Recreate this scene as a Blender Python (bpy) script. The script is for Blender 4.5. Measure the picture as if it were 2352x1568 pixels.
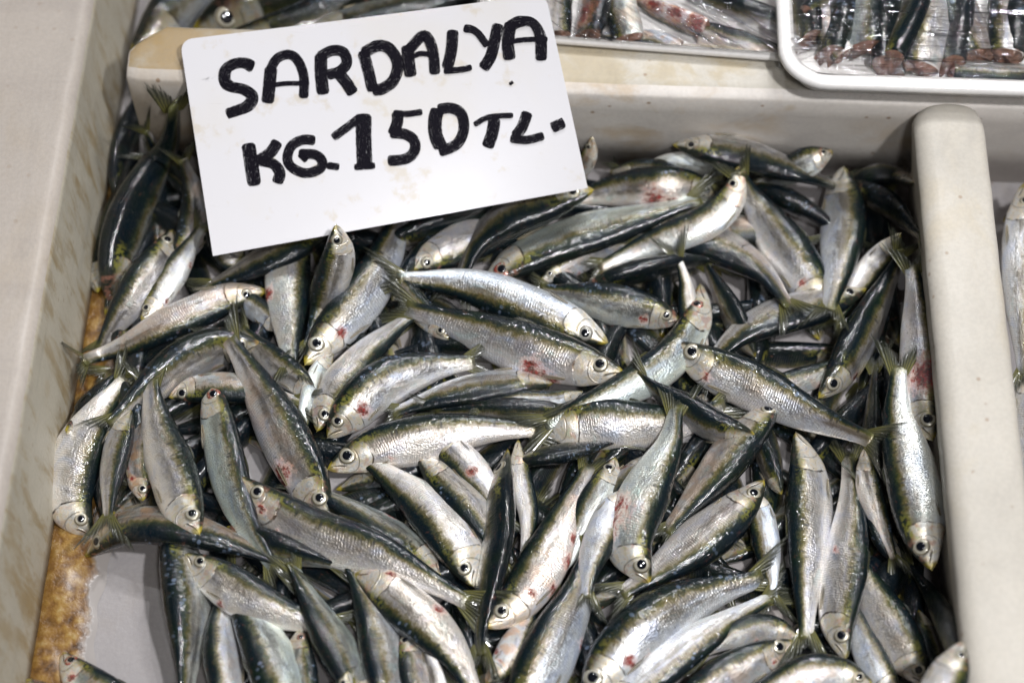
import bpy, math, random
import numpy as np
from mathutils import Vector, Matrix
random.seed(7); rng=np.random.default_rng(7)
SC=bpy.context.scene
for o in list(bpy.data.objects): bpy.data.objects.remove(o)
COL=SC.collection
# ------------------------------------------------------------------ camera
F=4500.; TH=math.atan(7684/F); ROLL=math.atan2(249,7684); DIST=1.12
cf=np.array([0,math.cos(TH),-math.sin(TH)]); r0=np.array([1.,0,0]); u0=np.cross(r0,cf)
cr=math.cos(ROLL)*r0+math.sin(ROLL)*u0; cu=-math.sin(ROLL)*r0+math.cos(ROLL)*u0
CC=np.array([0,0,.045])-DIST*cf
cam=bpy.data.cameras.new('camera'); co=bpy.data.objects.new('camera',cam); COL.objects.link(co); SC.camera=co
cam.sensor_width=36; cam.lens=36*F/2352; cam.clip_start=.02; cam.clip_end=20
co.matrix_world=Matrix(((cr[0],cu[0],-cf[0],CC[0]),(cr[1],cu[1],-cf[1],CC[1]),(cr[2],cu[2],-cf[2],CC[2]),(0,0,0,1)))
cam.dof.use_dof=True; cam.dof.focus_distance=1.11; cam.dof.aperture_fstop=3.4
def un(x,y,z):                       # a point of the photograph (2352 wide) at world height z
    d=cf*F+(x-1176)*cr-(y-784)*cu
    return CC+(z-CC[2])/d[2]*d
def pj(p):
    q=np.asarray(p)-CC; w=q@cf
    return 1176+F*(q@cr)/w, 784-F*(q@cu)/w
# ------------------------------------------------------------------ light
SC.render.engine='CYCLES'
SC.view_settings.view_transform='Standard'; SC.view_settings.look='None'
SC.view_settings.exposure=-0.17; SC.view_settings.gamma=1
SC.cycles.max_bounces=8; SC.cycles.transparent_max_bounces=12
W=bpy.data.worlds.new('World'); SC.world=W; W.use_nodes=True
wn=W.node_tree; bg=wn.nodes['Background']
tc=wn.nodes.new('ShaderNodeTexCoord'); nz=wn.nodes.new('ShaderNodeTexNoise'); nz.inputs['Scale'].default_value=2.2
rp=wn.nodes.new('ShaderNodeValToRGB'); rp.color_ramp.elements[0].position=.42; rp.color_ramp.elements[0].color=(.03,.028,.026,1)
rp.color_ramp.elements[1].position=.66; rp.color_ramp.elements[1].color=(.50,.50,.52,1)
wn.links.new(tc.outputs['Generated'],nz.inputs['Vector']); wn.links.new(nz.outputs['Fac'],rp.inputs[0]); wn.links.new(rp.outputs[0],bg.inputs[0])
bg.inputs[1].default_value=.12
def lamp(name,loc,tgt,size,power,col=(.99,.985,1)):
    l=bpy.data.lights.new(name,'AREA'); l.shape='DISK'; l.size=size; l.energy=power; l.color=col
    o=bpy.data.objects.new(name,l); COL.objects.link(o); o.location=loc
    o.rotation_euler=(Vector(tgt)-Vector(loc)).to_track_quat('-Z','Y').to_euler(); return o
lamp('market_and_added_lamp',(.52,-.44,1.42),(0,0,0),.10,20)
lamp('market_and_added_lamp',(.16,-.80,1.45),(0,0,0),.14,7)  # added fill near the camera, brightens the silver flanks
lamp('market_and_added_lamp',(.20,1.0,1.5),(0,0,0),.03,7)  # small lamp added for crisp sparkles on the wet backs
lamp('market_and_added_lamp',(-.35,.75,1.6),(0,0,0),.025,3.5)  # tiny extra lamp, added for more wet highlights
lamp('market_and_added_lamp',(.75,.35,1.45),(0,0,0),.025,3.5)  # another added tiny lamp, sharpens the wet glints
lamp('market_and_added_lamp',(.40,.80,1.40),(0,0,0),.20,8)
# ------------------------------------------------------------------ node helpers
class NT:
    def __init__(s,name):
        s.m=bpy.data.materials.new(name); s.m.use_nodes=True; s.t=s.m.node_tree; s.n=s.t.nodes; s.n.clear()
        s.out=s.n.new('ShaderNodeOutputMaterial')
    def set(s,sock,v):
        if v is None: return
        if isinstance(v,bpy.types.NodeSocket): s.t.links.new(v,sock)
        elif isinstance(v,(tuple,list)) and len(v)==3 and sock.type=='RGBA': sock.default_value=(*v,1)
        else: sock.default_value=v
    def math(s,op,a,b=None,c=None,clamp=False):
        n=s.n.new('ShaderNodeMath'); n.operation=op; n.use_clamp=clamp
        s.set(n.inputs[0],a); s.set(n.inputs[1],b); s.set(n.inputs[2],c); return n.outputs[0]
    def mix(s,f,a,b,mode='MIX'):
        n=s.n.new('ShaderNodeMix'); n.data_type='RGBA'; n.blend_type=mode; n.clamp_factor=True
        s.set(n.inputs[0],f); s.set(n.inputs[6],a); s.set(n.inputs[7],b); return n.outputs[2]
    def ss(s,x,a,b,lo=0.,hi=1.):      # smoothstep from a to b
        n=s.n.new('ShaderNodeMapRange'); n.interpolation_type='SMOOTHSTEP'
        s.set(n.inputs[0],x); n.inputs[1].default_value=a; n.inputs[2].default_value=b; n.inputs[3].default_value=lo; n.inputs[4].default_value=hi
        return n.outputs[0]
    def ramp(s,f,stops):
        n=s.n.new('ShaderNodeValToRGB'); e=n.color_ramp.elements
        e[0].position=stops[0][0]; e[0].color=(*stops[0][1],1); e[1].position=stops[-1][0]; e[1].color=(*stops[-1][1],1)
        for p,c in stops[1:-1]: q=e.new(p); q.color=(*c,1)
        s.set(n.inputs[0],f); return n.outputs[0]
    def attr(s,name,out='Vector'):
        n=s.n.new('ShaderNodeAttribute'); n.attribute_name=name; return n.outputs[out]
    def sep(s,v):
        n=s.n.new('ShaderNodeSeparateXYZ'); s.set(n.inputs[0],v); return n.outputs
    def vscale(s,v,sc,off=(0,0,0)):
        n=s.n.new('ShaderNodeMapping'); s.set(n.inputs[0],v); n.inputs['Scale'].default_value=sc; n.inputs['Location'].default_value=off; return n.outputs[0]
    def noise(s,v,scale,detail=3,rough=.55,dist=0,color=False):
        n=s.n.new('ShaderNodeTexNoise'); s.set(n.inputs['Vector'],v); n.inputs['Scale'].default_value=scale
        n.inputs['Detail'].default_value=detail; n.inputs['Roughness'].default_value=rough; n.inputs['Distortion'].default_value=dist
        return n.outputs['Color' if color else 'Fac']
    def vor(s,v,scale,feature='F1'):
        n=s.n.new('ShaderNodeTexVoronoi'); n.feature=feature; s.set(n.inputs['Vector'],v); n.inputs['Scale'].default_value=scale; return n.outputs
    def bump(s,h,strength,dist,nrm=None):
        n=s.n.new('ShaderNodeBump'); s.set(n.inputs['Height'],h); n.inputs['Strength'].default_value=strength; n.inputs['Distance'].default_value=dist
        if nrm is not None: s.set(n.inputs['Normal'],nrm)
        return n.outputs[0]
    def obj(s):
        return s.n.new('ShaderNodeTexCoord').outputs['Object']
    def bsdf(s,**k):
        n=s.n.new('ShaderNodeBsdfPrincipled')
        for a,v in k.items(): s.set(n.inputs[a.replace('_',' ')],v)
        return n.outputs[0]
    def done(s,sh): s.t.links.new(sh,s.out.inputs[0]); return s.m
# ------------------------------------------------------------------ fish materials
def mat_skin(name='fish_skin',raw=False):
    t=NT(name); fc=t.sep(t.attr('fc')); S,V=fc[0],fc[1]
    fx=t.sep(t.attr('fx')); seed,warm,dark=fx[0],fx[1],fx[2]
    rp=t.attr('rp')
    n1=t.noise(rp,9,3); n2=t.noise(rp,38,3); n3=t.noise(rp,4.5,2); n4=t.noise(rp,120,2)
    v=t.math('ADD',V,t.math('MULTIPLY',t.math('SUBTRACT',n1,.5),.16))
    v=t.math('ADD',v,t.math('MULTIPLY',t.math('SUBTRACT',n2,.5),.13))
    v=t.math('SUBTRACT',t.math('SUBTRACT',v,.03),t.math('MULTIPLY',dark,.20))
    s2=t.math('FRACT',t.math('MULTIPLY',seed,7.31)); s3=t.math('FRACT',t.math('MULTIPLY',seed,23.7))
    base=t.ramp(v,[(0,(.003,.006,.008)),(.22,(.004,.010,.012)),(.29,(.018,.024,.014)),(.34,(.085,.070,.025)),(.39,(.19,.16,.095)),(.46,(.32,.31,.30)),(.54,(.55,.55,.55)),(.66,(.86,.86,.86)),(1,(.86,.84,.81))])
    # blue and green cast of the back
    hue=t.ramp(t.noise(rp,6,2),[(.3,(.6,.95,1.3)),(.5,(1,1,1)),(.7,(1.1,1.3,.7))])
    back=t.ss(v,.42,.26); base=t.mix(back,base,t.mix(1.0,base,hue,'MULTIPLY'))
    base=t.mix(t.math('MULTIPLY',back,t.ss(n4,.55,.75,0,.15)),base,(.10,.11,.09))
    # iridescent flank
    flank=t.math('MULTIPLY',t.ss(v,.34,.46),t.ss(v,1.02,.78))
    iri=t.ramp(t.noise(t.vscale(rp,(1,2.2,1)),5.5,3,.6,.6),[(.28,(.36,.48,.70)),(.40,(.60,.61,.72)),(.5,(.74,.74,.73)),(.6,(.74,.66,.58)),(.72,(.55,.70,.66))])
    base=t.mix(t.math('MULTIPLY',flank,.45),base,iri)
    cast=t.ramp(s2,[(0,(.80,.92,1.05)),(.25,(1,1,1)),(.5,(1.0,.95,.87)),(.75,(.94,.92,.92)),(1,(.85,1,.92))]); base=t.mix(t.math('MULTIPLY',flank,.8),base,t.mix(1.,base,cast,'MULTIPLY'))
    ub=t.math('MULTIPLY',t.math('MULTIPLY',t.ss(v,.36,.43),t.ss(v,.62,.50)),t.ss(t.noise(t.vscale(rp,(.5,3,1)),6,3),.40,.58,.1,.85))
    base=t.mix(t.math('MULTIPLY',ub,t.ss(s3,.1,.8,.35,.9)),base,t.mix(s2,(.13,.10,.05),(.085,.085,.085)))
    dk=t.ss(t.noise(t.vscale(rp,(1,3,1)),7,4,.65),.50,.70,0,.45)
    base=t.mix(t.math('MULTIPLY',t.math('MULTIPLY',flank,t.ss(v,.75,.45)),dk),base,(.11,.095,.085))
    gd=t.math('MULTIPLY',t.math('MULTIPLY',t.ss(v,.22,.32),t.ss(v,.48,.38)),t.ss(t.noise(rp,30,4,.65),.45,.62))
    base=t.mix(t.math('MULTIPLY',gd,.38),base,t.mix(s2,(.15,.115,.04),(.055,.080,.05)))
    # row of dark spots
    sp=t.math('MULTIPLY',t.ss(t.vor(t.vscale(rp,(1,.3,.0)),26)[0],.36,.16),t.math('MULTIPLY',t.ss(v,.28,.34),t.ss(v,.45,.38)))
    base=t.mix(t.math('MULTIPLY',sp,.75),base,(.02,.025,.03))
    # scale rows: fine ribs across the flank
    ph=t.math('ADD',t.math('MULTIPLY',S,520.),t.math('MULTIPLY',t.math('ABSOLUTE',t.math('SUBTRACT',V,.58)),26.))
    ph=t.math('ADD',ph,t.math('MULTIPLY',n1,11.))
    rib=t.math('SINE',ph); ribm=t.math('MULTIPLY',t.math('MULTIPLY',t.ss(V,.30,.42),t.ss(V,.98,.8)),t.ss(S,.22,.27))
    ribm=t.math('MULTIPLY',ribm,t.ss(n3,.40,.62,.15,1.))
    base=t.mix(t.math('MULTIPLY',ribm,t.ss(rib,.9,-.9,0,.24)),base,(.12,.11,.11))
    # pale loose scales on the back
    vv=t.vor(t.vscale(t.math and rp,(1,1.1,.9)),30); cell=t.sep(vv[1])[0]
    sc=t.math('MULTIPLY',t.ss(cell,.50,.55),t.math('MULTIPLY',t.ss(vv[0],.50,.40),t.ss(n3,.50,.57)))
    sc=t.math('MULTIPLY',sc,t.math('MULTIPLY',t.math('MULTIPLY',t.ss(V,.40,.33),t.ss(s3,.66,.74)),t.ss(S,.22,.26)))
    base=t.mix(t.math('MULTIPLY',sc,t.ss(cell,.5,1.,.05,.6)),base,(.16,.21,.30))
    pe=t.ss(S,.93,1.); base=t.mix(t.math('MULTIPLY',pe,.8),base,(.10,.10,.035))
    # gill cover edge
    g=t.math('SUBTRACT',.215,t.math('MULTIPLY',t.math('POWER',t.math('ABSOLUTE',t.math('SUBTRACT',V,.55)),2.),.26))
    dg=t.math('SUBTRACT',t.math('ADD',S,t.math('MULTIPLY',t.math('SUBTRACT',n1,.5),.035)),g); head=t.ss(dg,.004,-.004)
    hv=t.math('ADD',V,t.math('MULTIPLY',t.math('SUBTRACT',n2,.5),.14))
    hc=t.ramp(hv,[(0,(.025,.03,.018)),(.23,(.022,.026,.018)),(.33,(.075,.075,.035)),(.43,(.32,.31,.25)),(.5,(.60,.585,.53)),(.8,(.70,.68,.64)),(1,(.72,.69,.64))])
    hi=t.ramp(t.noise(rp,22,3,.6,.8),[(.3,(.35,.40,.42)),(.45,(.8,.78,.72)),(.58,(.80,.62,.36)),(.7,(.52,.60,.30))])
    hc=t.mix(t.ss(hv,.25,.4,0,.55),hc,hi); hc=t.mix(t.math('MULTIPLY',t.ss(t.noise(rp,13,3),.54,.66),t.ss(s2,.2,.8,.1,.6)),hc,(.50,.22,.15))
    base=t.mix(t.math('MULTIPLY',head,t.ss(v,.2,.5,.55,.85)),base,hc)
    pre=t.math('ABSOLUTE',t.math('SUBTRACT',S,t.math('SUBTRACT',.150,t.math('MULTIPLY',t.math('POWER',t.math('ABSOLUTE',t.math('SUBTRACT',V,.5)),2.),.35))))
    prem=t.math('MULTIPLY',t.ss(pre,.005,.001),t.ss(V,.36,.46)); base=t.mix(t.math('MULTIPLY',prem,.45),base,(.10,.085,.05))
    gl=t.math('MULTIPLY',t.ss(t.math('ABSOLUTE',dg),.0065,.002),t.math('MULTIPLY',t.ss(V,.22,.3),t.ss(V,.97,.8)))
    base=t.mix(t.math('MULTIPLY',gl,t.ss(t.noise(rp,16,2),.42,.60,.12,.9)),base,(.030,.020,.014))
    mo=t.math('ABSOLUTE',t.math('SUBTRACT',V,t.math('ADD',.44,t.math('MULTIPLY',S,2.6))))
    mom=t.math('MULTIPLY',t.ss(mo,.045,.01),t.ss(S,.085,.07)); base=t.mix(t.math('MULTIPLY',mom,.8),base,(.06,.045,.02))
    # yellow snout, yellow-green nape
    yl=t.ss(t.math('ADD',S,t.math('MULTIPLY',t.math('SUBTRACT',n2,.5),.05)),.045,.015)
    base=t.mix(t.math('MULTIPLY',yl,t.ss(seed,.15,.5,.25,.85)),base,(.34,.27,.025))
    na=t.math('MULTIPLY',t.math('MULTIPLY',t.ss(S,.13,.165),t.ss(S,.30,.22)),t.math('MULTIPLY',t.ss(V,.19,.27),t.ss(V,.44,.36)))
    na=t.math('MULTIPLY',na,t.ss(n2,.42,.56)); base=t.mix(t.math('MULTIPLY',na,t.ss(s2,.1,.9,.35,.8)),base,(.17,.165,.03))
    # warm tinge and blood
    wm=t.math('MULTIPLY',warm,t.ss(t.noise(rp,7,3),.42,.62)); base=t.mix(t.math('MULTIPLY',wm,t.ss(v,.3,.6)),base,(.60,.36,.20))
    be=t.math('MULTIPLY',t.ss(V,.86,.95),t.ss(t.noise(rp,8,3),.52,.66)); base=t.mix(t.math('MULTIPLY',be,.5),base,(.42,.22,.10))
    b=t.math('ADD',t.attr('bl','Fac'),t.math('MULTIPLY',t.math('SUBTRACT',t.noise(t.vscale(rp,(1,2.2,1)),17,5,.75),.5),1.7))
    b1=t.ss(b,.12,.75); b2=t.ss(b,.50,.80)
    base=t.mix(t.math('MULTIPLY',b1,.65),base,(.42,.15,.09)); base=t.mix(b2,base,t.mix(t.ss(n2,.4,.6),(.26,.022,.016),(.09,.022,.012)))
    spk=t.math('MULTIPLY',t.ss(t.noise(t.vscale(rp,(1,1,1),(3,1,7)),70,2,.6),.66,.72),.7); base=t.mix(spk,base,(.05,.04,.03))
    met=t.math('MULTIPLY',t.ramp(v,[(0,(.0,)*3),(.3,(.15,)*3),(.5,(.75,)*3),(.8,(.55,)*3),(1,(.3,)*3)]),t.ss(b,.5,.25))
    met=t.math('MULTIPLY',met,t.ss(head,0,1,1,.8))
    rg=t.math('ADD',t.math('MULTIPLY',n2,.28),.20)
    sv=t.vor(t.vscale(rp,(1,1.5,1.2)),62); h=t.math('ADD',t.math('MULTIPLY',t.math('MULTIPLY',rib,ribm),.14),t.math('MULTIPLY',n2,.45)); h=t.math('ADD',h,t.math('MULTIPLY',t.math('MULTIPLY',sv[0],t.ss(S,.2,.26)),.55))
    h=t.math('ADD',h,t.math('MULTIPLY',n4,.35)); h=t.math('ADD',h,t.math('MULTIPLY',t.ss(dg,.003,-.003),1.8)); h=t.math('SUBTRACT',h,t.math('MULTIPLY',mom,1.5))
    h=t.math('ADD',h,t.math('MULTIPLY',prem,-.8))
    h=t.math('ADD',h,t.math('MULTIPLY',b2,t.math('MULTIPLY',n4,2.)))
    nb=t.bump(h,.55,.0006)
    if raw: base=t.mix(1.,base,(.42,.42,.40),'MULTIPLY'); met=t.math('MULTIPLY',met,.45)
    wet=t.bump(t.math('ADD',t.noise(rp,20,2,.5),t.math('MULTIPLY',t.noise(rp,60,3,.6),.28)),.8,.0009)
    return t.done(t.bsdf(Base_Color=base,Specular_IOR_Level=t.ss(v,.3,.5,.12,.5),Metallic=met,Roughness=rg,Normal=nb,Coat_Weight=1.,Coat_Roughness=.022,Coat_Normal=wet,Coat_IOR=1.45))
def mat_fin(name,c1,c2,alpha):
    t=NT(name); q=t.sep(t.attr('fc')); R,A=q[0],q[1]; rp=t.attr('rp')
    n=t.noise(rp,30,2)
    ray=t.math('SINE',t.math('ADD',t.math('MULTIPLY',A,70.),t.math('MULTIPLY',n,3.)))
    c=t.mix(t.ss(R,.0,.75),c1,c2); c=t.mix(t.ss(ray,-.3,.9,0,.75),c,(.015,.018,.012))
    al=t.math('SUBTRACT',alpha,t.math('MULTIPLY',t.ss(ray,.2,-.8),t.ss(R,.3,1.,.0,.42)))
    al=t.math('MULTIPLY',al,t.ss(t.math('ADD',R,t.math('MULTIPLY',t.noise(t.vscale(rp,(.6,9,9)),14,3),.75)),1.36,1.10))
    sh=t.bsdf(Base_Color=c,Roughness=.3,Alpha=al,Coat_Weight=.5,Coat_Roughness=.1,Normal=t.bump(ray,.6,.0004))
    return t.done(sh)
def mat_eye():
    t=NT('fish_iris'); R=t.sep(t.attr('fc'))[0]; seed=t.sep(t.attr('fx'))[0]; n=t.noise(t.attr('rp'),60,2)
    c=t.ramp(R,[(0,(.006,.007,.01)),(.50,(.006,.007,.01)),(.54,(.40,.37,.30)),(.60,(.40,.38,.31)),(.76,(.43,.41,.34)),(.84,(.24,.20,.10)),(.90,(.10,.08,.05)),(.96,(.45,.43,.38)),(1,(.08,.07,.05))])
    c=t.mix(t.ss(n,.42,.7,0,.5),c,(.30,.27,.20)); s2=t.math('FRACT',t.math('MULTIPLY',seed,7.31)); c=t.mix(t.math('MULTIPLY',t.ss(s2,.93,.98),t.math('MULTIPLY',t.ss(R,.5,.6),t.ss(n,.35,.6))),c,(.32,.06,.04)); c=t.mix(t.ss(s2,.15,.05,0,.35),c,(.35,.36,.38))
    return t.done(t.bsdf(Base_Color=c,Metallic=.35,Roughness=.3,Coat_Weight=1.,Coat_Roughness=.03))
def mat_simple(name,col,rough=.4,metal=0,coat=0,nscale=0,amt=.3,bs=0,bd=.001):
    t=NT(name); o=t.obj(); c=col; nrm=None
    if nscale:
        n=t.noise(o,nscale,4); c=t.mix(t.ss(n,.3,.7,0,1),tuple(x*(1-amt) for x in col),tuple(min(1,x*(1+amt)) for x in col)); 
        if bs: nrm=t.bump(n,bs,bd)
    return t.done(t.bsdf(Base_Color=c,Roughness=rough,Metallic=metal,Coat_Weight=coat,Coat_Roughness=.05,Normal=nrm))
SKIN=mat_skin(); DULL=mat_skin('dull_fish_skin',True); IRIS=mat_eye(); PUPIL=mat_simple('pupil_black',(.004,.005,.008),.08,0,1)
FINS=mat_fin('tail_fin_skin',(.16,.15,.035),(.045,.048,.032),.93)
PFIN=mat_fin('side_fin_skin',(.42,.34,.20),(.30,.27,.20),.75)
FLESH=mat_simple('cut_flesh',(.15,.075,.048),.35,0,.8,140,.5,.6,.002)
# ------------------------------------------------------------------ mesh helpers
def new_mesh(name,verts,faces,mat,parent=None,smooth=True,attrs=None,loc=None):
    me=bpy.data.meshes.new(name); off=np.array(loc if loc is not None else (0,0,0.))
    V=np.asarray(verts,float)-off; me.from_pydata(V.tolist(),[],faces); me.materials.append(mat)
    if smooth: me.polygons.foreach_set('use_smooth',[True]*len(me.polygons))
    for k,(typ,arr) in (attrs or {}).items():
        a=me.attributes.new(k,typ,'POINT')
        a.data.foreach_set('vector' if typ=='FLOAT_VECTOR' else 'value',np.asarray(arr,float).ravel())
    me.update(); o=bpy.data.objects.new(name,me); COL.objects.link(o)
    if parent is not None: o.parent=parent
    elif loc is not None: o.location=loc
    return o
def tag(o,label,cat,group=None,kind=None):
    if label: o['label']=label
    if cat: o['category']=cat
    if group: o['group']=group
    if kind: o['kind']=kind
    return o
def grid_faces(nu,nv,closed=False):
    f=[]
    for i in range(nu-1):
        for j in range(nv if closed else nv-1):
            k=(j+1)%nv; f.append((i*nv+j,i*nv+k,(i+1)*nv+k,(i+1)*nv+j))
    return f
# ------------------------------------------------------------------ fish shape
PS=np.array([0,.012,.03,.06,.11,.16,.22,.30,.40,.52,.66,.78,.88,.95,1.])
PU=np.array([.012,.13,.23,.36,.53,.68,.80,.91,.97,.93,.76,.56,.40,.33,.34])*.092
PL=np.array([.012,.15,.27,.42,.62,.80,.90,.98,1.,.95,.76,.54,.38,.31,.32])*.104
PW=np.array([.010,.10,.17,.28,.45,.60,.70,.82,.88,.84,.66,.44,.27,.18,.10])*.062
def catmull(P,n):
    P=np.asarray(P,float); Q=np.vstack([2*P[0]-P[1],P,2*P[-1]-P[-2]]); out=[]
    for i in range(1,len(Q)-2):
        for t in np.linspace(0,1,24,endpoint=False):
            a,b,c,d=Q[i-1],Q[i],Q[i+1],Q[i+2]
            out.append(.5*((2*b)+(c-a)*t+(2*a-5*b+4*c-d)*t*t+(3*b-a-3*c+d)*t**3))
    out.append(Q[-2]); out=np.array(out); L=np.r_[0,np.cumsum(np.linalg.norm(np.diff(out,axis=0),axis=1))]
    u=np.linspace(0,L[-1],n); return np.array([np.interp(u,L,out[:,k]) for k in range(out.shape[1])]).T
GR=.0015; GX0,GY0=-.42,-.42; GN=(600,600); HM=np.zeros(GN)
GXX,GYY=np.meshgrid(GX0+GR*np.arange(GN[0]),GY0+GR*np.arange(GN[1]),indexing='ij')
NS=40; SS=np.linspace(0,1,NS)
def fish_dims(L,w,roll):
    k=math.sqrt(math.cos(roll)**2+(.60*math.sin(roll))**2); d=w/k/.196
    d=min(max(d,L*.85),L*1.55); return d      # depth unit
def settle(pts,w,roll,zfix=None,layer=0,zmin=0,squish=.62,stamp=True):
    """lay the fish on what is below it; returns its centre line in the world"""
    z=np.full(NS,.02 if zfix is None else zfix); im=catmull(pts,NS)
    for it in range(4):
        P=np.array([un(x,y,zz) for (x,y),zz in zip(im,z)])
        L=np.linalg.norm(np.diff(P,axis=0),axis=1).sum()
        sc=np.linalg.norm(un(im[NS//2][0]+100,im[NS//2][1],z[NS//2])-P[NS//2])/100
        D=fish_dims(L,w*sc,roll)
        dep=(np.interp(SS,PS,PU)+np.interp(SS,PS,PL))/2*D; wid=np.interp(SS,PS,PW)*D
        rz=np.sqrt((dep*math.sin(roll))**2+(wid*math.cos(roll))**2); rh=np.sqrt((dep*math.cos(roll))**2+(wid*math.sin(roll))**2)
        if zfix is not None: break
        need=np.zeros(NS)
        for i in range(NS):
            x,y=P[i,0],P[i,1]; R=rh[i]*.75+.001
            a0=max(int((x-R-GX0)/GR),0); a1=int((x+R-GX0)/GR)+1; b0=max(int((y-R-GY0)/GR),0); b1=int((y+R-GY0)/GR)+1
            H=HM[a0:a1,b0:b1]; 
            if H.size==0: continue
            d2=(GXX[a0:a1,b0:b1]-x)**2+(GYY[a0:a1,b0:b1]-y)**2
            m=d2<R*R
            if not m.any(): continue
            hh=H+rz[i]*np.sqrt(np.maximum(1-d2/(rh[i]**2+1e-9),.0))
            hh=np.where(H<.002,rz[i]*.9,hh-squish*rz[i]*1.0-.0012)
            need[i]=np.percentile(hh[m],92)
        # stiff body: smooth, then raise so that it is nowhere too deep
        for _ in range(60):
            p=np.r_[2*need[0]-need[1],need,2*need[-1]-need[-2]]
            sm=(p[:-2]+p[2:])/2; need=np.maximum(need,sm)*.35+sm*.65
        znew=np.maximum(np.maximum(need,rz*.85),zmin)
        for i in range(NS):
            a=un(im[i][0],im[i][1],0.); b_=un(im[i][0],im[i][1],.1)
            for ax,lim,sgn in ((1,.140,1),(0,-.249,-1),(0,.2345,1)):
                lm=lim-sgn*rh[i]*(.5 if sgn*lim<.2 or ax==1 else .2)
                if (a[ax]-lm)*sgn>0:
                    zz=.1*(a[ax]-lm)/(a[ax]-b_[ax]); 
                    if zz<.125: znew[i]=max(znew[i],zz)
        for _ in range(6): znew[1:-1]=np.maximum((znew[:-2]+znew[2:])/2,znew[1:-1])*.5+znew[1:-1]*.5
        z=.35*z+.65*znew
    P=np.array([un(x,y,zz) for (x,y),zz in zip(im,z)])
    if stamp and zfix is None:
        for i in range(NS):
            x,y,zz=P[i]; R=rh[i]+.0005
            a0=max(int((x-R-GX0)/GR),0); a1=int((x+R-GX0)/GR)+1; b0=max(int((y-R-GY0)/GR),0); b1=int((y+R-GY0)/GR)+1
            if HM[a0:a1,b0:b1].size==0: continue
            d2=(GXX[a0:a1,b0:b1]-x)**2+(GYY[a0:a1,b0:b1]-y)**2
            top=np.where(d2<R*R,zz+rz[i]*np.sqrt(np.maximum(1-d2/R**2,0)),0)
            HM[a0:a1,b0:b1]=np.maximum(HM[a0:a1,b0:b1],top)
    return P,L,D
DIRS={'U':(0,-1),'D':(0,1),'L':(-1,0),'R':(1,0)}
def fish(pts,w,dors,roll,label,warm=0,dark=0,blood=(),zfix=None,tail=1.,spread=1.,headless=False,name='sardine',cat='sardine',group='sardines heaped in the marble bay',eye=1.,tw=.45,lift=0,far=True,sk=None,sq=.62,zmin=0):
    rng=np.random.default_rng(int(abs(pts[0][0]*13.7+pts[-1][1]*7.3+pts[1][0]*3.1)*10))
    roll=math.radians(roll); P,L,D=settle(pts,w,roll,zfix,squish=sq,zmin=zmin)
    if lift:
        im_=catmull(pts,NS); lf=lift*np.clip(1-SS*1.5,0,1)
        P=np.array([un(x,y,p_[2]+l_) for (x,y),p_,l_ in zip(im_,P,lf)])
    seed=float(rng.random()); so=rng.random(3)*50
    base=np.array([P[NS//2,0],P[NS//2,1],max(P[:,2].min()-.006,0)])
    root=bpy.data.objects.new(name,None); COL.objects.link(root); root.location=base; root.empty_display_size=.01
    tag(root,label,cat,group)
    nr,na=60,26
    s=np.linspace(0,1,nr)**1.35
    if headless: s=.22+.78*np.linspace(0,1,nr)
    t=(s-s[0])/(1-s[0])
    C=np.array([np.interp(t,SS,P[:,k]) for k in range(3)]).T
    for _ in range(2): C[1:-1]=(C[:-2]+2*C[1:-1]+C[2:])/4
    T=np.gradient(C,t,axis=0); T/=np.linalg.norm(T,axis=1)[:,None]
    mid=C[nr//2]; Vw=CC-mid; Vw/=np.linalg.norm(Vw)
    V=Vw-T*(T@Vw)[:,None]; V/=np.linalg.norm(V,axis=1)[:,None]
    S_=np.cross(T,V); dv=DIRS[dors]; dd=dv[0]*cr-dv[1]*cu
    sg=1. if (S_[nr//2]@dd)>0 else -1.
    S_=S_*sg
    rl=roll+np.sin(t*2.5+seed*6)*.10
    Dv=S_*np.cos(rl)[:,None]+V*np.sin(rl)[:,None]; La=V*np.cos(rl)[:,None]-S_*np.sin(rl)[:,None]
    up=np.interp(s,PS,PU)*D; lo=np.interp(s,PS,PL)*D; wd=np.interp(s,PS,PW)*D
    lo=lo*(1+.13*math.sin(seed*40)*np.exp(-((s-(.38+.12*math.sin(seed*91)))/.15)**2)); up=up*(1+.06*math.sin(seed*63)*np.exp(-((s-.6)/.2)**2)); wd=wd*(1+.15*math.sin(seed*77)*np.exp(-((s-.45)/.2)**2))
    if not blood and not headless and seed>.80: blood=[(.20+.08*rng.random(),.72+.2*rng.random(),.02+.03*rng.random()),(.25+.4*rng.random(),.93+.06*rng.random(),.03+.04*rng.random())]
    a=np.linspace(0,2*math.pi,na,endpoint=False)
    verts=[];fc=[];rp=[];bl=[]
    f1,f2,f3=rng.random(3)*6.28
    for i in range(nr):
        for aj in a:
            c,sn=math.cos(aj),math.sin(aj); rad=(up[i] if c>0 else lo[i])
            dent=1+.05*math.sin(9*s[i]+2*aj+f1)+.03*math.sin(23*s[i]-3*aj+f2)
            lat=wd[i]*math.copysign(abs(sn)**.86,sn)*(1-.22*max(0,-c)**1.5)*dent
            # gill cover stands a little proud
            if not headless and s[i]<.205: lat*=1.05
            dr=rad*math.copysign(abs(c)**.97,c)
            v=aj/math.pi; v=v if v<=1 else 2-v
            verts.append(C[i]+Dv[i]*dr+La[i]*lat); fc.append((s[i],v,sn)); rp.append((s[i],dr/D,lat/D))
            b=0.
            for (bs,bv,br) in blood:
                bv=math.acos(1-2*min(bv,.96))/math.pi; br=br*1.3
                if sn>-.3 or bv>.8: b=max(b,1-math.hypot((s[i]-bs),(v-bv)*.33)/br)
            bl.append(b)
    rp=np.array(rp)*np.array([1.6,1.6,1.6])+so
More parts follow.
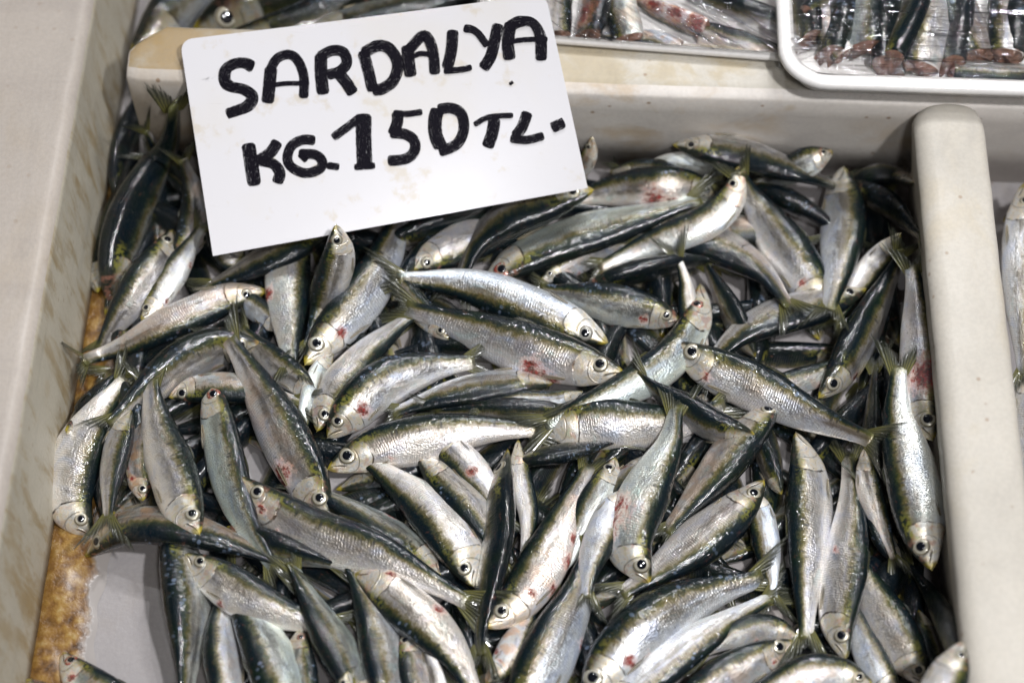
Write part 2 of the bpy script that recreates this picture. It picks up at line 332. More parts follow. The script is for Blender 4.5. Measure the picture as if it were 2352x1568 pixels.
    n=len(verts); fx=np.tile([seed,warm,dark],(n,1))
    faces=grid_faces(nr,na,True); verts+= [C[0]-T[0]*.001*(not headless),C[-1]]; 
    faces+=[(n,(j+1)%na,j) for j in range(na)]+[(n+1,(nr-1)*na+j,(nr-1)*na+(j+1)%na) for j in range(na)]
    fc+=[(s[0],.5,0),(1,.5,0)]; rp=np.vstack([rp,rp[0],rp[-1]]); fx=np.vstack([fx,fx[0],fx[0]]); bl+=[0,0]
    AT=lambda F_,R_,X_:{'fc':('FLOAT_VECTOR',F_),'rp':('FLOAT_VECTOR',R_),'fx':('FLOAT_VECTOR',X_)}
    at=AT(fc,rp,fx); at['bl']=('FLOAT',bl)
    o=new_mesh('body',verts,faces,sk or SKIN,root,True,at,base)
    # ---- tail fin
    if tail>0:
        Te,De,Le=T[-1],Dv[-1],La[-1]
        r2=roll*tw; De=S_[-1]*math.cos(r2)+V[-1]*math.sin(r2); Le=V[-1]*math.cos(r2)-S_[-1]*math.sin(r2)
        nA,nR=25,9; tv=[];tf=[];tp=[]; hh=up[-1]; ln=max(.25*L,.024)*tail
        mx=math.radians(29)*spread
        for i in range(nR):
            q=i/(nR-1)
            for j in range(nA):
                e=j/(nA-1)*2-1; ae=abs(e)
                l=ln*(.34+.66*ae**1.25)*(1-.0*ae); th=mx*e
                wob=.05*math.sin(e*5+f3)*q*ln+.10*ln*q*q*math.sin(f1)*e
                p=C[-1]-Te*.045*D+De*hh*e*.95*(1-q*.3)+(Te*math.cos(th)+De*math.sin(th))*l*q+Le*wob
                p[2]+=.10*ln*q*(1-q)
                tv.append(p); tf.append((q,(e+1)/2,0)); tp.append(so+np.array([q*.3,e*.12,0]))
        new_mesh('tail_fin',tv,grid_faces(nR,nA),FINS,root,True,AT(tf,tp,np.tile([seed,warm,dark],(len(tv),1))),base)
    # ---- eyes
    def surf(s0,cd,side):   # point on the flank
        k=np.interp(s0,s,np.arange(nr)); i=int(k); fr=k-i; i2=min(i+1,nr-1)
        L_=lambda A:A[i]*(1-fr)+A[i2]*fr
        Cc,Dc,Lc,Tc=L_(C),L_(Dv),L_(La),L_(T); rad=L_(up) if cd>0 else L_(lo)
        ww=L_(wd)*(1-cd*cd)**.43*(1.03 if s0<.2 else 1)
        return Cc,Dc,Lc*side,Tc,rad,ww
    if eye and not headless:
        for side in ((1,-1) if far else (1,)):
            Cc,Dc,Lc,Tc,rad,ww=surf(.108,.22,side); r=.0335*min(D,L*1.25)*eye*(.86+.22*rng.random()); pk=.44+.12*rng.random()
            N=Lc*.93+Dc*.22-Tc*.10; N/=np.linalg.norm(N)
            X=Tc-N*(Tc@N); X/=np.linalg.norm(X); Y=np.cross(N,X)
            ctr=Cc+Dc*rad*.22+Lc*(ww*1.0)-N*r*.12
            def dome(rr,h,off,nn=8,mm=24):
                vv=[ctr+N*(off+h)];ff=[];at=[(0,0,0)]
                for i in range(1,nn+1):
                    q=i/nn
                    for j in range(mm):
                        b=j/mm*2*math.pi; vv.append(ctr+N*(off+h*math.sqrt(max(0,1-q*q)))+(X*math.cos(b)+Y*math.sin(b))*rr*q); at.append((q,j/mm,0))
                ff=[(0,1+j,1+(j+1)%mm) for j in range(mm)]
                for i in range(nn-1):
                    for j in range(mm): k=(j+1)%mm; ff.append((1+i*mm+j,1+(i+1)*mm+j,1+(i+1)*mm+k,1+i*mm+k))
                return vv,ff,at
            vv,ff,at_=dome(r,r*.32,-r*.02); e=new_mesh('eye',vv,ff,IRIS,root,True,AT(at_,[so+np.array([x[0]*.05,x[1]*.3,0]) for x in at_],np.tile([seed,warm,dark],(len(vv),1))),base)
            vv,ff,at_=dome(r*pk,r*.10,r*.272); new_mesh('pupil',vv,ff,PUPIL,e,True,None,base)
    # ---- pectoral fin on the near side, low dorsal fin
    def leaf(nm,s0,cd,side,ang,ln,wdth,outv):
        Cc,Dc,Lc,Tc,rad,ww=surf(s0,cd,side); o0=Cc+Dc*rad*cd+Lc*ww
        ax=Tc*math.cos(ang)+Dc*math.sin(ang); ay=-Tc*math.sin(ang)+Dc*math.cos(ang); vv=[];at=[];pp=[]
        for i in range(7):
            q=i/6
            for j in range(7):
                e=j/6*2-1; hw=wdth*(.25+.75*q)*(1-.45*q*q)
                vv.append(o0+ax*ln*q*(1-.25*max(0,e))+ay*hw*e+Lc*(.0006+outv*ln*q+.0004*math.sin(e*4))); at.append((q*.9,(e+1)/4,0)); pp.append(so+np.array([q*.3,e*.1,3]))
        return new_mesh(nm,vv,grid_faces(7,7),PFIN if nm=='pectoral_fin' else FINS,root,True,AT(at,pp,np.tile([seed,warm,dark],(49,1))),base)
    if not headless:
        leaf('pectoral_fin',.235,-.80,1,-.05+.15*math.sin(f2),.115*L,.014*L,.04)
    # dorsal fin
    k0=np.interp([.43,.55],s,np.arange(nr)).astype(int); vv=[];at=[];pp=[]; ii=np.linspace(k0[0],max(k0[1],k0[0]+2),8).astype(int)
    for q_,i in enumerate(ii):
        for j in range(4):
            h=j/3; hgt=.035*L*math.sin(math.pi*min(.95,(q_+1.2)/9))*1.0
            vv.append(C[i]+Dv[i]*(up[i]*.93)+(Dv[i]*.45+T[i]*.8+La[i]*.25)*hgt*h); at.append((h*.8,q_/8,0)); pp.append(so+np.array([h*.1,q_*.03,5]))
    new_mesh('dorsal_fin',vv,grid_faces(8,4),FINS,root,True,AT(at,pp,np.tile([seed,warm,dark],(32,1))),base)
    if headless:
        Cc=C[0]; vv=[Cc-T[0]*.05*up[0]];
        ring=[Cc+Dv[0]*(up[0] if math.cos(x)>0 else lo[0])*.97*math.cos(x)+La[0]*wd[0]*.97*math.copysign(abs(math.sin(x))**.86,math.sin(x)) for x in a]
        r2=[Cc-T[0]*(.22*up[0]*(1+math.sin(4*x+f1)*.9))+(p-Cc)*(.55+.2*math.sin(3*x+f2)) for x,p in zip(a,ring)]
        vv+=ring+r2; n_=len(a)
        ff=[(1+j,1+n_+j,1+n_+(j+1)%n_,1+(j+1)%n_) for j in range(n_)]+[(0,1+n_+(j+1)%n_,1+n_+j) for j in range(n_)]
        new_mesh('cut_flesh',vv,ff,FLESH,root,True,None,base)
    return root
# ------------------------------------------------------------------ the marble bays
def mat_marble(name,col,stain,amt,yscale=(1,1,1),rough=.32,streak=0,spots=.6,thr=(.50,.68)):
    t=NT(name); o=t.obj()
    n=t.noise(o,9,4); c=t.mix(t.ss(n,.3,.7),tuple(x*.90 for x in col),tuple(min(x*1.06,1) for x in col))
    n2=t.noise(t.vscale(o,(6,3,6)),6,5,.6,.7); c=t.mix(t.ss(n2,.56,.74,0,.30),c,tuple(x*.68 for x in (col[0]*.95,col[1]*.95,col[2])))
    s=t.noise(t.vscale(o,yscale),26,5,.62,.4); s2=t.noise(o,8,3)
    f=t.math('MULTIPLY',t.ss(s,*thr),t.ss(s2,.40,.62) if thr[0]>.45 else t.ss(s2,.30,.55,.3,1.)); c=t.mix(t.math('MULTIPLY',f,amt),c,stain)
    if name=='stained_marble': f=t.math('MULTIPLY',f,t.ss(t.sep(o)[2],.088,.0,.45,1.)); c=t.mix(t.math('MULTIPLY',f,.85),c,stain)
    if name in('stained_bar_top','bar_marble'): c=t.mix(t.math('MULTIPLY',t.math('MULTIPLY',t.ss(t.sep(o)[0],-.06,-.22),t.ss(t.noise(o,30,4),.35,.6)),.75 if name[0]=='s' else .25),c,(.34,.22,.075))
    if name=='ledge_marble': c=t.mix(t.ss(t.noise(t.vscale(o,(.12,1,1)),38,4,.6,.3),.5,.72,0,.28),c,(.27,.235,.22))
    if streak:
        st=t.noise(t.vscale(o,(1,.10,1)),150,4,.6); c=t.mix(t.ss(st,.52,.75,0,streak),c,tuple(x*.6 for x in col))
    v=t.vor(o,90); sz=t.sep(v[1])[0]
    sp=t.math('MULTIPLY',t.ss(v[0],.17,.07),t.ss(sz,.62,.64)); c=t.mix(t.math('MULTIPLY',sp,spots),c,(.20,.10,.03))
    v3=t.vor(t.vscale(o,(1,1,1),(.3,.2,.1)),32); c=t.mix(t.math('MULTIPLY',t.math('MULTIPLY',t.ss(t.math('ADD',v3[0],t.math('MULTIPLY',n2,.25)),.34,.22),t.ss(t.sep(v3[1])[1],.72,.76)),spots*.7),c,(.33,.22,.08))
    g=t.noise(o,420,3,.6); c=t.mix(t.ss(g,.35,.65,0,.14),c,tuple(x*.55 for x in col))
    h=t.math('ADD',t.math('MULTIPLY',g,.4),t.noise(o,45,4))
    return t.done(t.bsdf(Base_Color=c,Roughness=t.ss(n2,.3,.7,rough+.12,rough+.34),Normal=t.bump(h,.35,.0012),Coat_Weight=.10,Coat_Roughness=.3,Subsurface_Weight=.08,Subsurface_Radius=(.01,.008,.006),Subsurface_Scale=.3))
LEDGE=mat_marble('ledge_marble',(.42,.375,.33),(.34,.25,.13),.25,(1,.3,1),.3,.15,.2)
WALLM=mat_marble('stained_marble',(.44,.405,.325),(.27,.19,.08),0.6,(2.,3.2,.9),.4,.3,.3,thr=(.44,.72))
TOPM=mat_marble('stained_bar_top',(.46,.43,.37),(.36,.27,.12),.5,(1,1,1),.3,0,.7,thr=(.44,.60))
BARM=mat_marble('bar_marble',(.60,.56,.515),(.42,.27,.10),.5,(.8,1,1),.35,0,.7)
DIVM=mat_marble('divider_marble',(.47,.44,.385),(.45,.36,.20),.25,(1,.6,1),.4,0,.5)
FLOORM=mat_marble('floor_marble',(.33,.31,.31),(.30,.22,.12),.2,(1,1,1),.22,0,.2)
def swept(name,prof_fn,us,mat,parent=None,caps=True,jit=.00018):
    verts=[];m=None
    for u in us:
        p=prof_fn(u); m=len(p); verts+=p
    f=grid_faces(len(us),m,True)
    if caps: f+=[tuple(range(m))[::-1],tuple((len(us)-1)*m+k for k in range(m))]
    V=np.array(verts,float)
    for ax,fr in ((0,61.),(1,47.),(2,83.)):
        V[:,ax]+=jit*np.sin(V[:,(ax+1)%3]*fr*3+V[:,(ax+2)%3]*fr+ax)+jit*.6*np.sin(V[:,(ax+1)%3]*fr*9+ax*2)
    o=new_mesh(name,V,f,mat,parent,True); 
    for p in o.data.polygons:
        if len(p.vertices)>4: p.use_smooth=False
    return o
def arc(cx,cz,r,a0,a1,n): return [(cx+r*math.cos(math.radians(a0+(a1-a0)*k/(n-1))),cz+r*math.sin(math.radians(a0+(a1-a0)*k/(n-1)))) for k in range(n)]
# floor slab under every bay
fl=new_mesh('floor',[(x,y,0) for x in np.linspace(-.5,.75,6) for y in np.linspace(-.6,.7,6)],[(i*6+j,(i+1)*6+j,(i+1)*6+j+1,i*6+j+1) for i in range(5) for j in range(5)],FLOORM)
tag(fl,'grey white marble floor of the display bays','floor',None,'structure')
# left ledge: wide polished slab with a stained inner face
def prof_ledge(y):
    p=[(-.2545,-.002)]+[(-.2545-.005*k/7,.0805*k/7) for k in range(1,8)]+arc(-.2685,.0815,.009,0,90,8)+[(-.29-.04*k,.0905) for k in range(7)]+[(-.53,-.002)]
    return [(x,y,z) for x,z in p]
lg=swept('marble_ledge',prof_ledge,np.linspace(-.5,.6,60),LEDGE,None)
lg.data.materials.append(WALLM)
for p in lg.data.polygons:
    c=p.center
    if c.x>-.2603 and len(p.vertices)==4: p.material_index=1
tag(lg,'wide grey marble ledge with a yellow stained inner face, along the left edge','ledge')
# crossbar behind the heap
def prof_bar(x):
    e=(x+.2335); k=min(1,max(0,e/.020)); e2=max(0,1-e/.006)
    yb=.170+.0165*k; y0=.1465+.002*e2; yb-=.002*e2; z1=.0895-.0015*e2
    p=[(.1540+.001*e2,0),(y0+.0035,.04),(y0+.001,.070),(y0,.0845)]+[(y0+.0012,.0862),(y0+.0062,z1-.0003),(y0+.012,z1)]+[(yb-.009,z1)]+arc(yb-.004,z1-.004,.004,90,0,4)+[(yb,.04),(yb,0)]
    return [(x,y,z) for y,z in p]
br=swept('marble_bar',prof_bar,[-.2335,-.2325,-.230,-.226,-.22,-.213]+list(np.linspace(-.2,.7,60)),BARM,None)
br.data.materials.append(TOPM)
for p in br.data.polygons:
    if p.center.z>.0885 and len(p.vertices)==4: p.material_index=1
tag(br,'long white marble crossbar with a chamfered edge behind the heap, under the price sign','divider bar')
# right divider with a rounded end
def prof_div(y):
    e=.146-y; R=.017; k=1 if e>R else math.sqrt(max(0,1-((R-e)/R)**2)); cx=.2518; h=.0207*(.45+.55*k); zt=.0935-.006*(1-k)
    xl=cx-h; xr=cx+h; 
    p=[(xl+.013,0),(xl+.008,.04),(xl,zt-.010)]+[(x,z) for x,z in arc(xl+.010,zt-.010,.010,180,90,6)]+[(cx,zt+.0005)]+arc(xr-.006,zt-.006,.006,90,0,5)+[(xr,.04),(xr+.001,0)]
    return [(x,y,z) for x,z in p]
ys=[.146,.1455,.1445,.143,.141,.138,.134,.129]+list(np.linspace(.12,-.5,50))
dv_=swept('marble_divider',prof_div,ys,DIVM,None)
tag(dv_,'white marble divider with a rounded end, running down the right side of the heap','divider')
# dirty grout along the foot of the ledge
tg=NT('rusty_grout'); og=tg.obj(); a1=tg.noise(og,150,3,.5,0); a2=tg.noise(og,40,4)
gc=tg.ramp(a1,[(.3,(.06,.025,.006)),(.45,(.17,.08,.015)),(.6,(.28,.16,.035)),(.72,(.36,.25,.10))]); gc=tg.mix(tg.ss(a2,.45,.7,0,.6),gc,(.20,.10,.015))
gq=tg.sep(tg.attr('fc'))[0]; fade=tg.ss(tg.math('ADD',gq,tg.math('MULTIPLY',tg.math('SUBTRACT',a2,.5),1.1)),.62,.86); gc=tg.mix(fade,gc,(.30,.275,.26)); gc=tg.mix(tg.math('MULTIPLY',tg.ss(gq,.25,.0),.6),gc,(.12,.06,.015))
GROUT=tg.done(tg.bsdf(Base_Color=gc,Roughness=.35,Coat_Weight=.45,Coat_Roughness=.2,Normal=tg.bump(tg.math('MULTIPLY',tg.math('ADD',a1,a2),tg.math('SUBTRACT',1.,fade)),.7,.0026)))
gv=[]; nu,nv=120,16
for i in range(nu):
    y=-.42+.56*i/(nu-1)
    for j in range(nv):
        q=j/(nv-1); x=-.2560+(.034+.0015*math.sin(y*90)+.001*math.sin(y*260))*q
        gv.append((x,y,.0004+.0030*math.sin(math.pi*min(1,q*1.0))**.8*(1-.75*q)*(.7+.3*math.sin(y*130+q*5))*(1 if 0<j<nv-1 else 0)))
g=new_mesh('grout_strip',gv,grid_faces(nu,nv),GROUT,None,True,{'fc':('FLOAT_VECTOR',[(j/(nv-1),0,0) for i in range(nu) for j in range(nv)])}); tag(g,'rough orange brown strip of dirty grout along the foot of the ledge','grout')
# ------------------------------------------------------------------ price sign
CZ=dict(TL=.1005,TR=.134,BR=.058,BL=.045)
cor={'TL':un(413,92,CZ['TL']),'TR':un(1253,-14,CZ['TR']),'BR':un(1350,432,CZ['BR']),'BL':un(489,588,CZ['BL'])}
A_=np.array([cor['TL'],cor['TR'],cor['BR'],cor['BL']])
nS=np.cross(A_[1]-A_[3],A_[0]-A_[2]); nS/=np.linalg.norm(nS); nS*=1 if nS[2]>0 else -1
def bil(u,v): return A_[0]*(1-u)*(1-v)+A_[1]*u*(1-v)+A_[2]*u*v+A_[3]*(1-u)*v
def bend(u,v): return nS*(-.0040*math.sin(math.pi*u)*(1-.5*v))
Wd=np.linalg.norm(A_[1]-A_[0]); Hd=np.linalg.norm(A_[3]-A_[0]); cs=.0075
ts=NT('white_plastic'); os_=ts.obj(); q1=ts.noise(os_,60,4,.6); q2=ts.noise(os_,14,3)
sc_=ts.mix(ts.math('MULTIPLY',ts.ss(q1,.57,.70),.5),(.68,.67,.69),(.55,.47,.33)); sc_=ts.mix(ts.ss(q2,.5,.7,0,.3),sc_,(.66,.62,.54))
scr=ts.noise(ts.vscale(os_,(1,30,1)),40,2); sc_=ts.mix(ts.ss(scr,.70,.76,0,.25),sc_,(.5,.48,.46))
SIGNM=ts.done(ts.bsdf(Base_Color=sc_,Roughness=.32,Coat_Weight=.3,Coat_Roughness=.1,Normal=ts.bump(q1,.15,.0005)))
def signxy(u,v):  # rounded corners
    x,y=u*Wd,v*Hd
    for cx,cy,sx,sy in ((cs,cs,-1,-1),(Wd-cs,cs,1,-1)):
        dx,dy=(x-cx)*sx,(y-cy)*sy
        if dx>0 and dy>0:
            m=max(dx,dy); h=math.hypot(dx,dy)
            if h>0: x=cx+sx*dx*m/h; y=cy+sy*dy*m/h
    return x/Wd,y/Hd
us=sorted(set([0,cs/Wd*.33,cs/Wd*.66,cs/Wd]+list(np.linspace(cs/Wd,1-cs/Wd,30))+[1-cs/Wd*.66,1-cs/Wd*.33,1])); vs=sorted(set([0,cs/Hd*.33,cs/Hd*.66,cs/Hd]+list(np.linspace(cs/Hd,1-cs/Hd,16))+[1-cs/Hd*.66,1-cs/Hd*.33,1]))
sv=[];sf=[];nU,nV=len(us),len(vs)
for lay in (0,1):
    for u in us:
        for v in vs:
            a,b=signxy(u,v); sv.append(bil(a,b)+bend(a,b)-nS*.0013*lay)
N1=nU*nV
for i in range(nU-1):
    for j in range(nV-1):
        a=i*nV+j; sf.append((a,a+1,a+nV+1,a+nV)); sf.append((N1+a,N1+a+nV,N1+a+nV+1,N1+a+1))
for i in range(nU-1):
    for j in (0,nV-1):
        a=i*nV+j; sf.append((a,a+nV,N1+a+nV,N1+a))
for j in range(nV-1):
    for i in (0,nU-1):
        a=i*nV+j; sf.append((a,a+1,N1+a+1,N1+a))
sbase=tuple((A_[2]+A_[3])/2)
sign=bpy.data.objects.new('price_sign',None); COL.objects.link(sign); sign.location=sbase
tag(sign,'white plastic price card hand lettered SARDALYA KG.150 TL, leaning over the fish','sign')
pl=new_mesh('plate',sv,sf,SIGNM,sign,True,None,sbase)
md=pl.modifiers.new('es','EDGE_SPLIT'); md.split_angle=math.radians(40)
# marker ink
ti=NT('marker_ink'); uv=ti.sep(ti.attr('fc')); rp_=ti.attr('rp')
br_=ti.noise(ti.vscale(rp_,(.9,26,1)),3.2,4,.65); bl_=ti.noise(ti.vscale(rp_,(1,3,1)),5,3)
edge=ti.math('ABSOLUTE',ti.math('SUBTRACT',uv[1],.5))
thin=ti.math('ADD',ti.math('MULTIPLY',br_,1.0),ti.math('ADD',ti.math('MULTIPLY',bl_,.38),ti.math('MULTIPLY',edge,.22)))
gap=ti.ss(thin,.85,.89); 
ragged=ti.ss(ti.math('ADD',edge,ti.math('MULTIPLY',ti.noise(rp_,16,4,.7),.12)),.575,.53)
al=ti.math('MULTIPLY',ragged,ti.math('SUBTRACT',1.,ti.math('MULTIPLY',gap,.88)))
ic=ti.mix(ti.ss(ti.math('ADD',br_,ti.math('MULTIPLY',bl_,.5)),.88,1.05),(.005,.004,.008),(.06,.055,.08))
INK=ti.done(ti.bsdf(Base_Color=ic,Roughness=.6,Specular_IOR_Level=.08,Alpha=al))
ZO={1:0.,2:781.}
Kz=.35157
def img_to_uv(x,y):
    # invert the sign surface: solve for u,v by Newton on the projection
    u,v=.5,.5
    for _ in range(12):
        p=np.array(pj(bil(u,v)+bend(u,v))); e=np.array([x,y])-p
        if abs(e).max()<.02: break
        d=1e-3; ju=(np.array(pj(bil(u+d,v)+bend(u+d,v)))-p)/d; jv=(np.array(pj(bil(u,v+d)+bend(u,v+d)))-p)/d
        q=np.linalg.solve(np.array([ju,jv]).T,e); u+=q[0]; v+=q[1]
    return u,v
inkn=[0]
def letter(name,strokes):
    V=[];Fc=[];F_=[];R_=[]
    for zone,w,pts in strokes:
        inkn[0]+=1; lift=.00025+.00004*(inkn[0]%5)
        P=catmull([(ZO[zone]+x*Kz,y*Kz) for x,y in pts],max(14,6*len(pts))) if len(pts)>2 else np.linspace([ZO[zone]+pts[0][0]*Kz,pts[0][1]*Kz],[ZO[zone]+pts[1][0]*Kz,pts[1][1]*Kz],10)
        P3=np.array([bil(*img_to_uv(x,y))+bend(*img_to_uv(x,y)) for x,y in P]); T=np.gradient(P3,axis=0); T/=np.linalg.norm(T,axis=1)[:,None]
        Sd=np.cross(T,nS); ww=w*Kz/3900/2*1.16; b=len(V); m=9; so=rng.random(3)*40
        ln=np.r_[0,np.cumsum(np.linalg.norm(np.diff(P3,axis=0),axis=1))]
        for i in range(len(P3)):
            k=1-.22*(i in (0,len(P3)-1))
            for j in range(m):
                e=j/(m-1)*2-1
                V.append(P3[i]+Sd[i]*ww*k*e*(1.08)+nS*lift+T[i]*(.12*ww*(1-e*e)*(-1 if i==0 else 1 if i==len(P3)-1 else 0))); Fc.append((ln[i]/.01,(e+1)/2,0)); R_.append(so+np.array([ln[i]*90,e*ww*90*1.,0]))
        for i in range(len(P3)-1):
            for j in range(m-1): F_.append((b+i*m+j,b+i*m+j+1,b+(i+1)*m+j+1,b+(i+1)*m+j))
    return new_mesh(name,V,F_,INK,sign,True,{'fc':('FLOAT_VECTOR',Fc),'rp':('FLOAT_VECTOR',R_)},sbase)
LET=[('letter',[(1,66,[(1655,440),(1600,418),(1530,425),(1475,465),(1470,530),(1510,572),(1590,590),(1645,625),(1640,670),(1590,712),(1485,750)])]),
('letter',[(1,68,[(1748,672),(1757,600),(1772,440)]),(1,52,[(1765,460),(1810,385),(1885,358),(1945,395),(1985,500),(1985,640)]),(1,26,[(1735,572),(1850,548),(2020,546)])]),
('letter',[(1,68,[(2112,615),(2098,480),(2098,355)]),(1,58,[(2085,375),(2170,332),(2245,345),(2265,415),(2215,470),(2140,490)]),(1,64,[(2205,470),(2262,540),(2308,612)])]),
('letter',[(2,62,[(150,335),(182,450),(215,595)]),(2,62,[(150,350),(250,300),(330,325),(378,420),(350,525),(280,580),(215,590)])]),
('letter',[(2,66,[(462,500),(448,390),(440,300)]),(2,58,[(450,330),(530,242),(575,250),(610,350),(620,485)]),(2,30,[(450,380),(530,352),(610,365)])]),
('letter',[(2,62,[(738,200),(728,330),(700,450)]),(2,34,[(680,465),(780,458),(860,442)])]),
('letter',[(2,44,[(810,185),(890,205),(965,300)]),(2,62,[(1035,160),(1010,270),(985,370),(935,450)])]),
('letter',[(2,66,[(1108,390),(1098,280),(1115,150)]),(2,62,[(1100,180),(1180,140),(1265,145),(1310,240),(1315,395)]),(2,28,[(1080,278),(1200,262),(1355,257)])]),
('letter',[(1,76,[(1622,940),(1642,1070),(1662,1210)]),(1,62,[(1815,925),(1765,1000),(1680,1055)]),(1,62,[(1690,1052),(1785,1075),(1828,1130),(1812,1195)])]),
('letter',[(1,54,[(2058,918),(1980,915),(1905,955),(1878,1040),(1915,1100),(2000,1132),(2088,1105),(2105,1055),(2060,1012),(1955,1005)]),(1,34,[(1958,1005),(2005,1050)])]),
('dash',[(1,40,[(2138,1082),(2215,1092)])]),
('digit',[(2,46,[(-45,900),(50,830),(140,762)]),(2,84,[(155,748),(155,900),(162,1090)]),(2,36,[(95,1092),(228,1082)])]),
('digit',[(2,34,[(350,738),(440,745),(537,732)]),(2,62,[(375,735),(375,800),(345,880)]),(2,58,[(330,868),(430,880),(487,925),(482,995),(425,1040),(315,1052)])]),
('digit',[(2,74,[(640,715),(622,780),(625,880),(660,965)]),(2,58,[(640,715),(730,708),(795,750),(808,850),(770,935),(700,975),(650,990)])]),
('letter',[(2,30,[(878,815),(960,770),(1050,758),(1130,755)]),(2,66,[(1010,775),(995,870),(962,962)])]),
('letter',[(2,60,[(1225,735),(1190,830),(1145,895)]),(2,46,[(1115,905),(1220,915),(1330,888)])]),
('dot',[(2,62,[(1385,835),(1462,798)])]),('ink_speck',[(2,18,[(1108,552),(1130,536)])])]
for n_,s_ in LET: letter(n_,s_)
# ------------------------------------------------------------------ foam trays and film
FOAM=mat_simple('white_foam',(.74,.72,.70),.38,0,.35,300,.04,.2,.0006)
def film_mat(name,ang,dens):
    t=NT(name); o=t.obj(); r=t.n.new('ShaderNodeMapping'); t.set(r.inputs[0],o); r.inputs['Rotation'].default_value=(0,0,ang); o=r.outputs[0]
    w1=t.noise(t.vscale(o,(12,190,20)),1.,3,.6,.5); w2=t.noise(o,40,3)
    h=t.math('ADD',t.math('POWER',w1,2.),t.math('MULTIPLY',w2,.6)); nb=t.bump(h,1.,.008)
    g=t.n.new('ShaderNodeBsdfGlossy'); g.inputs['Roughness'].default_value=.05; g.inputs['Color'].default_value=(.95,.95,1,1); t.t.links.new(nb,g.inputs['Normal'])
    tr=t.n.new('ShaderNodeBsdfTransparent'); fr=t.n.new('ShaderNodeFresnel'); fr.inputs[0].default_value=1.45; t.t.links.new(nb,fr.inputs['Normal'])
    fac=t.math('ADD',t.math('MULTIPLY',fr.outputs[0],.8),t.math('MULTIPLY',t.ss(w1,.60,.68),dens),clamp=True)
    mx=t.n.new('ShaderNodeMixShader'); t.t.links.new(fac,mx.inputs[0]); t.t.links.new(tr.outputs[0],mx.inputs[1]); t.t.links.new(g.outputs[0],mx.inputs[2])
    return t.done(mx.outputs[0])
def rrect(hx,hy,r,n=10):
    o=[]
    for cx,cy,a0 in ((hx-r,hy-r,0),(-hx+r,hy-r,90),(-hx+r,-hy+r,180),(hx-r,-hy+r,270)):
        for k in range(n): a=math.radians(a0+90*k/(n-1)); o.append((cx+r*math.cos(a),cy+r*math.sin(a)))
    return o
def tray(label,cx,cy,hx,hy,rot,z0,z1,filmm,rr=.028,rim=.007,tilt=0):
    root=bpy.data.objects.new('foam_tray',None); COL.objects.link(root); root.location=(cx,cy,z0); root.rotation_euler=(tilt,0,rot); tag(root,label,'tray','foam trays behind the crossbar')
    loops=[(-.012,0),(-.004,z1-z0-.008),(0,z1-z0-.004),(-.0006,z1-z0-.0012),(-.0025,z1-z0),(-rim+.002,z1-z0),(-rim,z1-z0-.001),(-rim-.001,z1-z0-.010),(-rim-.003,.004)]
    v=[];m=None
    for d,z in loops:
        L_=rrect(hx+d,hy+d,max(rr+d,.006)); m=len(L_); v+=[(x,y,z) for x,y in L_]
    f=grid_faces(len(loops),m,True)+[tuple(range(m))[::-1],tuple((len(loops)-1)*m+k for k in range(m))]
    o=new_mesh('tray_shell',v,f,FOAM,root,True)
    for p in o.data.polygons:
        if len(p.vertices)>4: p.use_smooth=False
    # stretched film over the rim with a gathered skirt under it
    v=[];lo=[(-rim+.0022,z1-z0+.0004),(-rim-.002,z1-z0+.0012),(-.02,z1-z0+.0016),(-.035,z1-z0+.0022),(-.05,z1-z0+.0024)]
    lo=[l for l in lo if min(hx,hy)+l[0]>.01]
    for d,z in lo:
        L_=rrect(hx+d,hy+d,max(rr+d,.004)); v+=[(x,y,z) for x,y in L_]
    f=grid_faces(len(lo),m,True)+[tuple((len(lo)-1)*m+k for k in range(m))]
    new_mesh('film',v,f,filmm,root,True)
    v=[];K=160
    P0=rrect(hx,hy,rr,40); K=len(P0); RN=rng.normal(size=K); RN=(RN+np.roll(RN,1))/1.6
    for q in range(7):
        for k,(x,y) in enumerate(P0):
            n=math.hypot(x,y); wv=RN[k%len(RN)]*.0011
            d=(.0016+.0022*math.sin(q/6*math.pi)+wv*q/4)-(.009*(q/6)**2); v.append((x+x/n*d,y+y/n*d,(z1-z0-.004)*(1-q/6)+.002+.0006*RN[(k*7)%K]))
    new_mesh('film_skirt',v,grid_faces(7,K,True),SKIRT,root,True)
    return root
def mat_skirt():
    t=NT('gathered_film'); o=t.obj(); n=t.noise(t.vscale(o,(1,1,3)),110,4,.7,1.5); n2=t.noise(o,40,3)
    return t.done(t.bsdf(Base_Color=(.88,.87,.86),Roughness=.2,Alpha=t.ss(n,.50,.78,.0,.35),Normal=t.bump(t.math('ADD',n,n2),1.,.004),Coat_Weight=1.,Coat_Roughness=.04))
SKIRT=mat_skirt()
pb=un(1793,193,.112); 
tray('foam tray of gutted sardines under cling film, overhanging the crossbar at top right',pb[0]+.115,pb[1]+.075,.115,.075,0,.0905,.112,film_mat('cling_film_level',0.03,.65),rim=.0095)
pa0=un(1270,92,.098); pa1=un(1800,133,.098); da=pa1-pa0; ra=math.atan2(da[1],da[0]); ctr=un(1490,108,.098)
nrm=np.array([-math.sin(ra),math.cos(ra)])
tray('foam tray of gutted sardines under cling film, behind the top right corner of the sign',ctr[0]+nrm[0]*.073,ctr[1]+nrm[1]*.073,.105,.073,ra,.080,.098,film_mat('cling_film_slant',ra+.62,.8),rr=.022,rim=.004)
GB='gutted sardines in the overhanging tray'; GA='gutted sardines in the tray behind the sign'
def gut(pts,w,d,roll,lab,z,grp,**k): fish(pts,w,d,roll,lab,zfix=z,tail=0,headless=True,name='gutted_sardine',cat='gutted sardine',group=grp,**k)
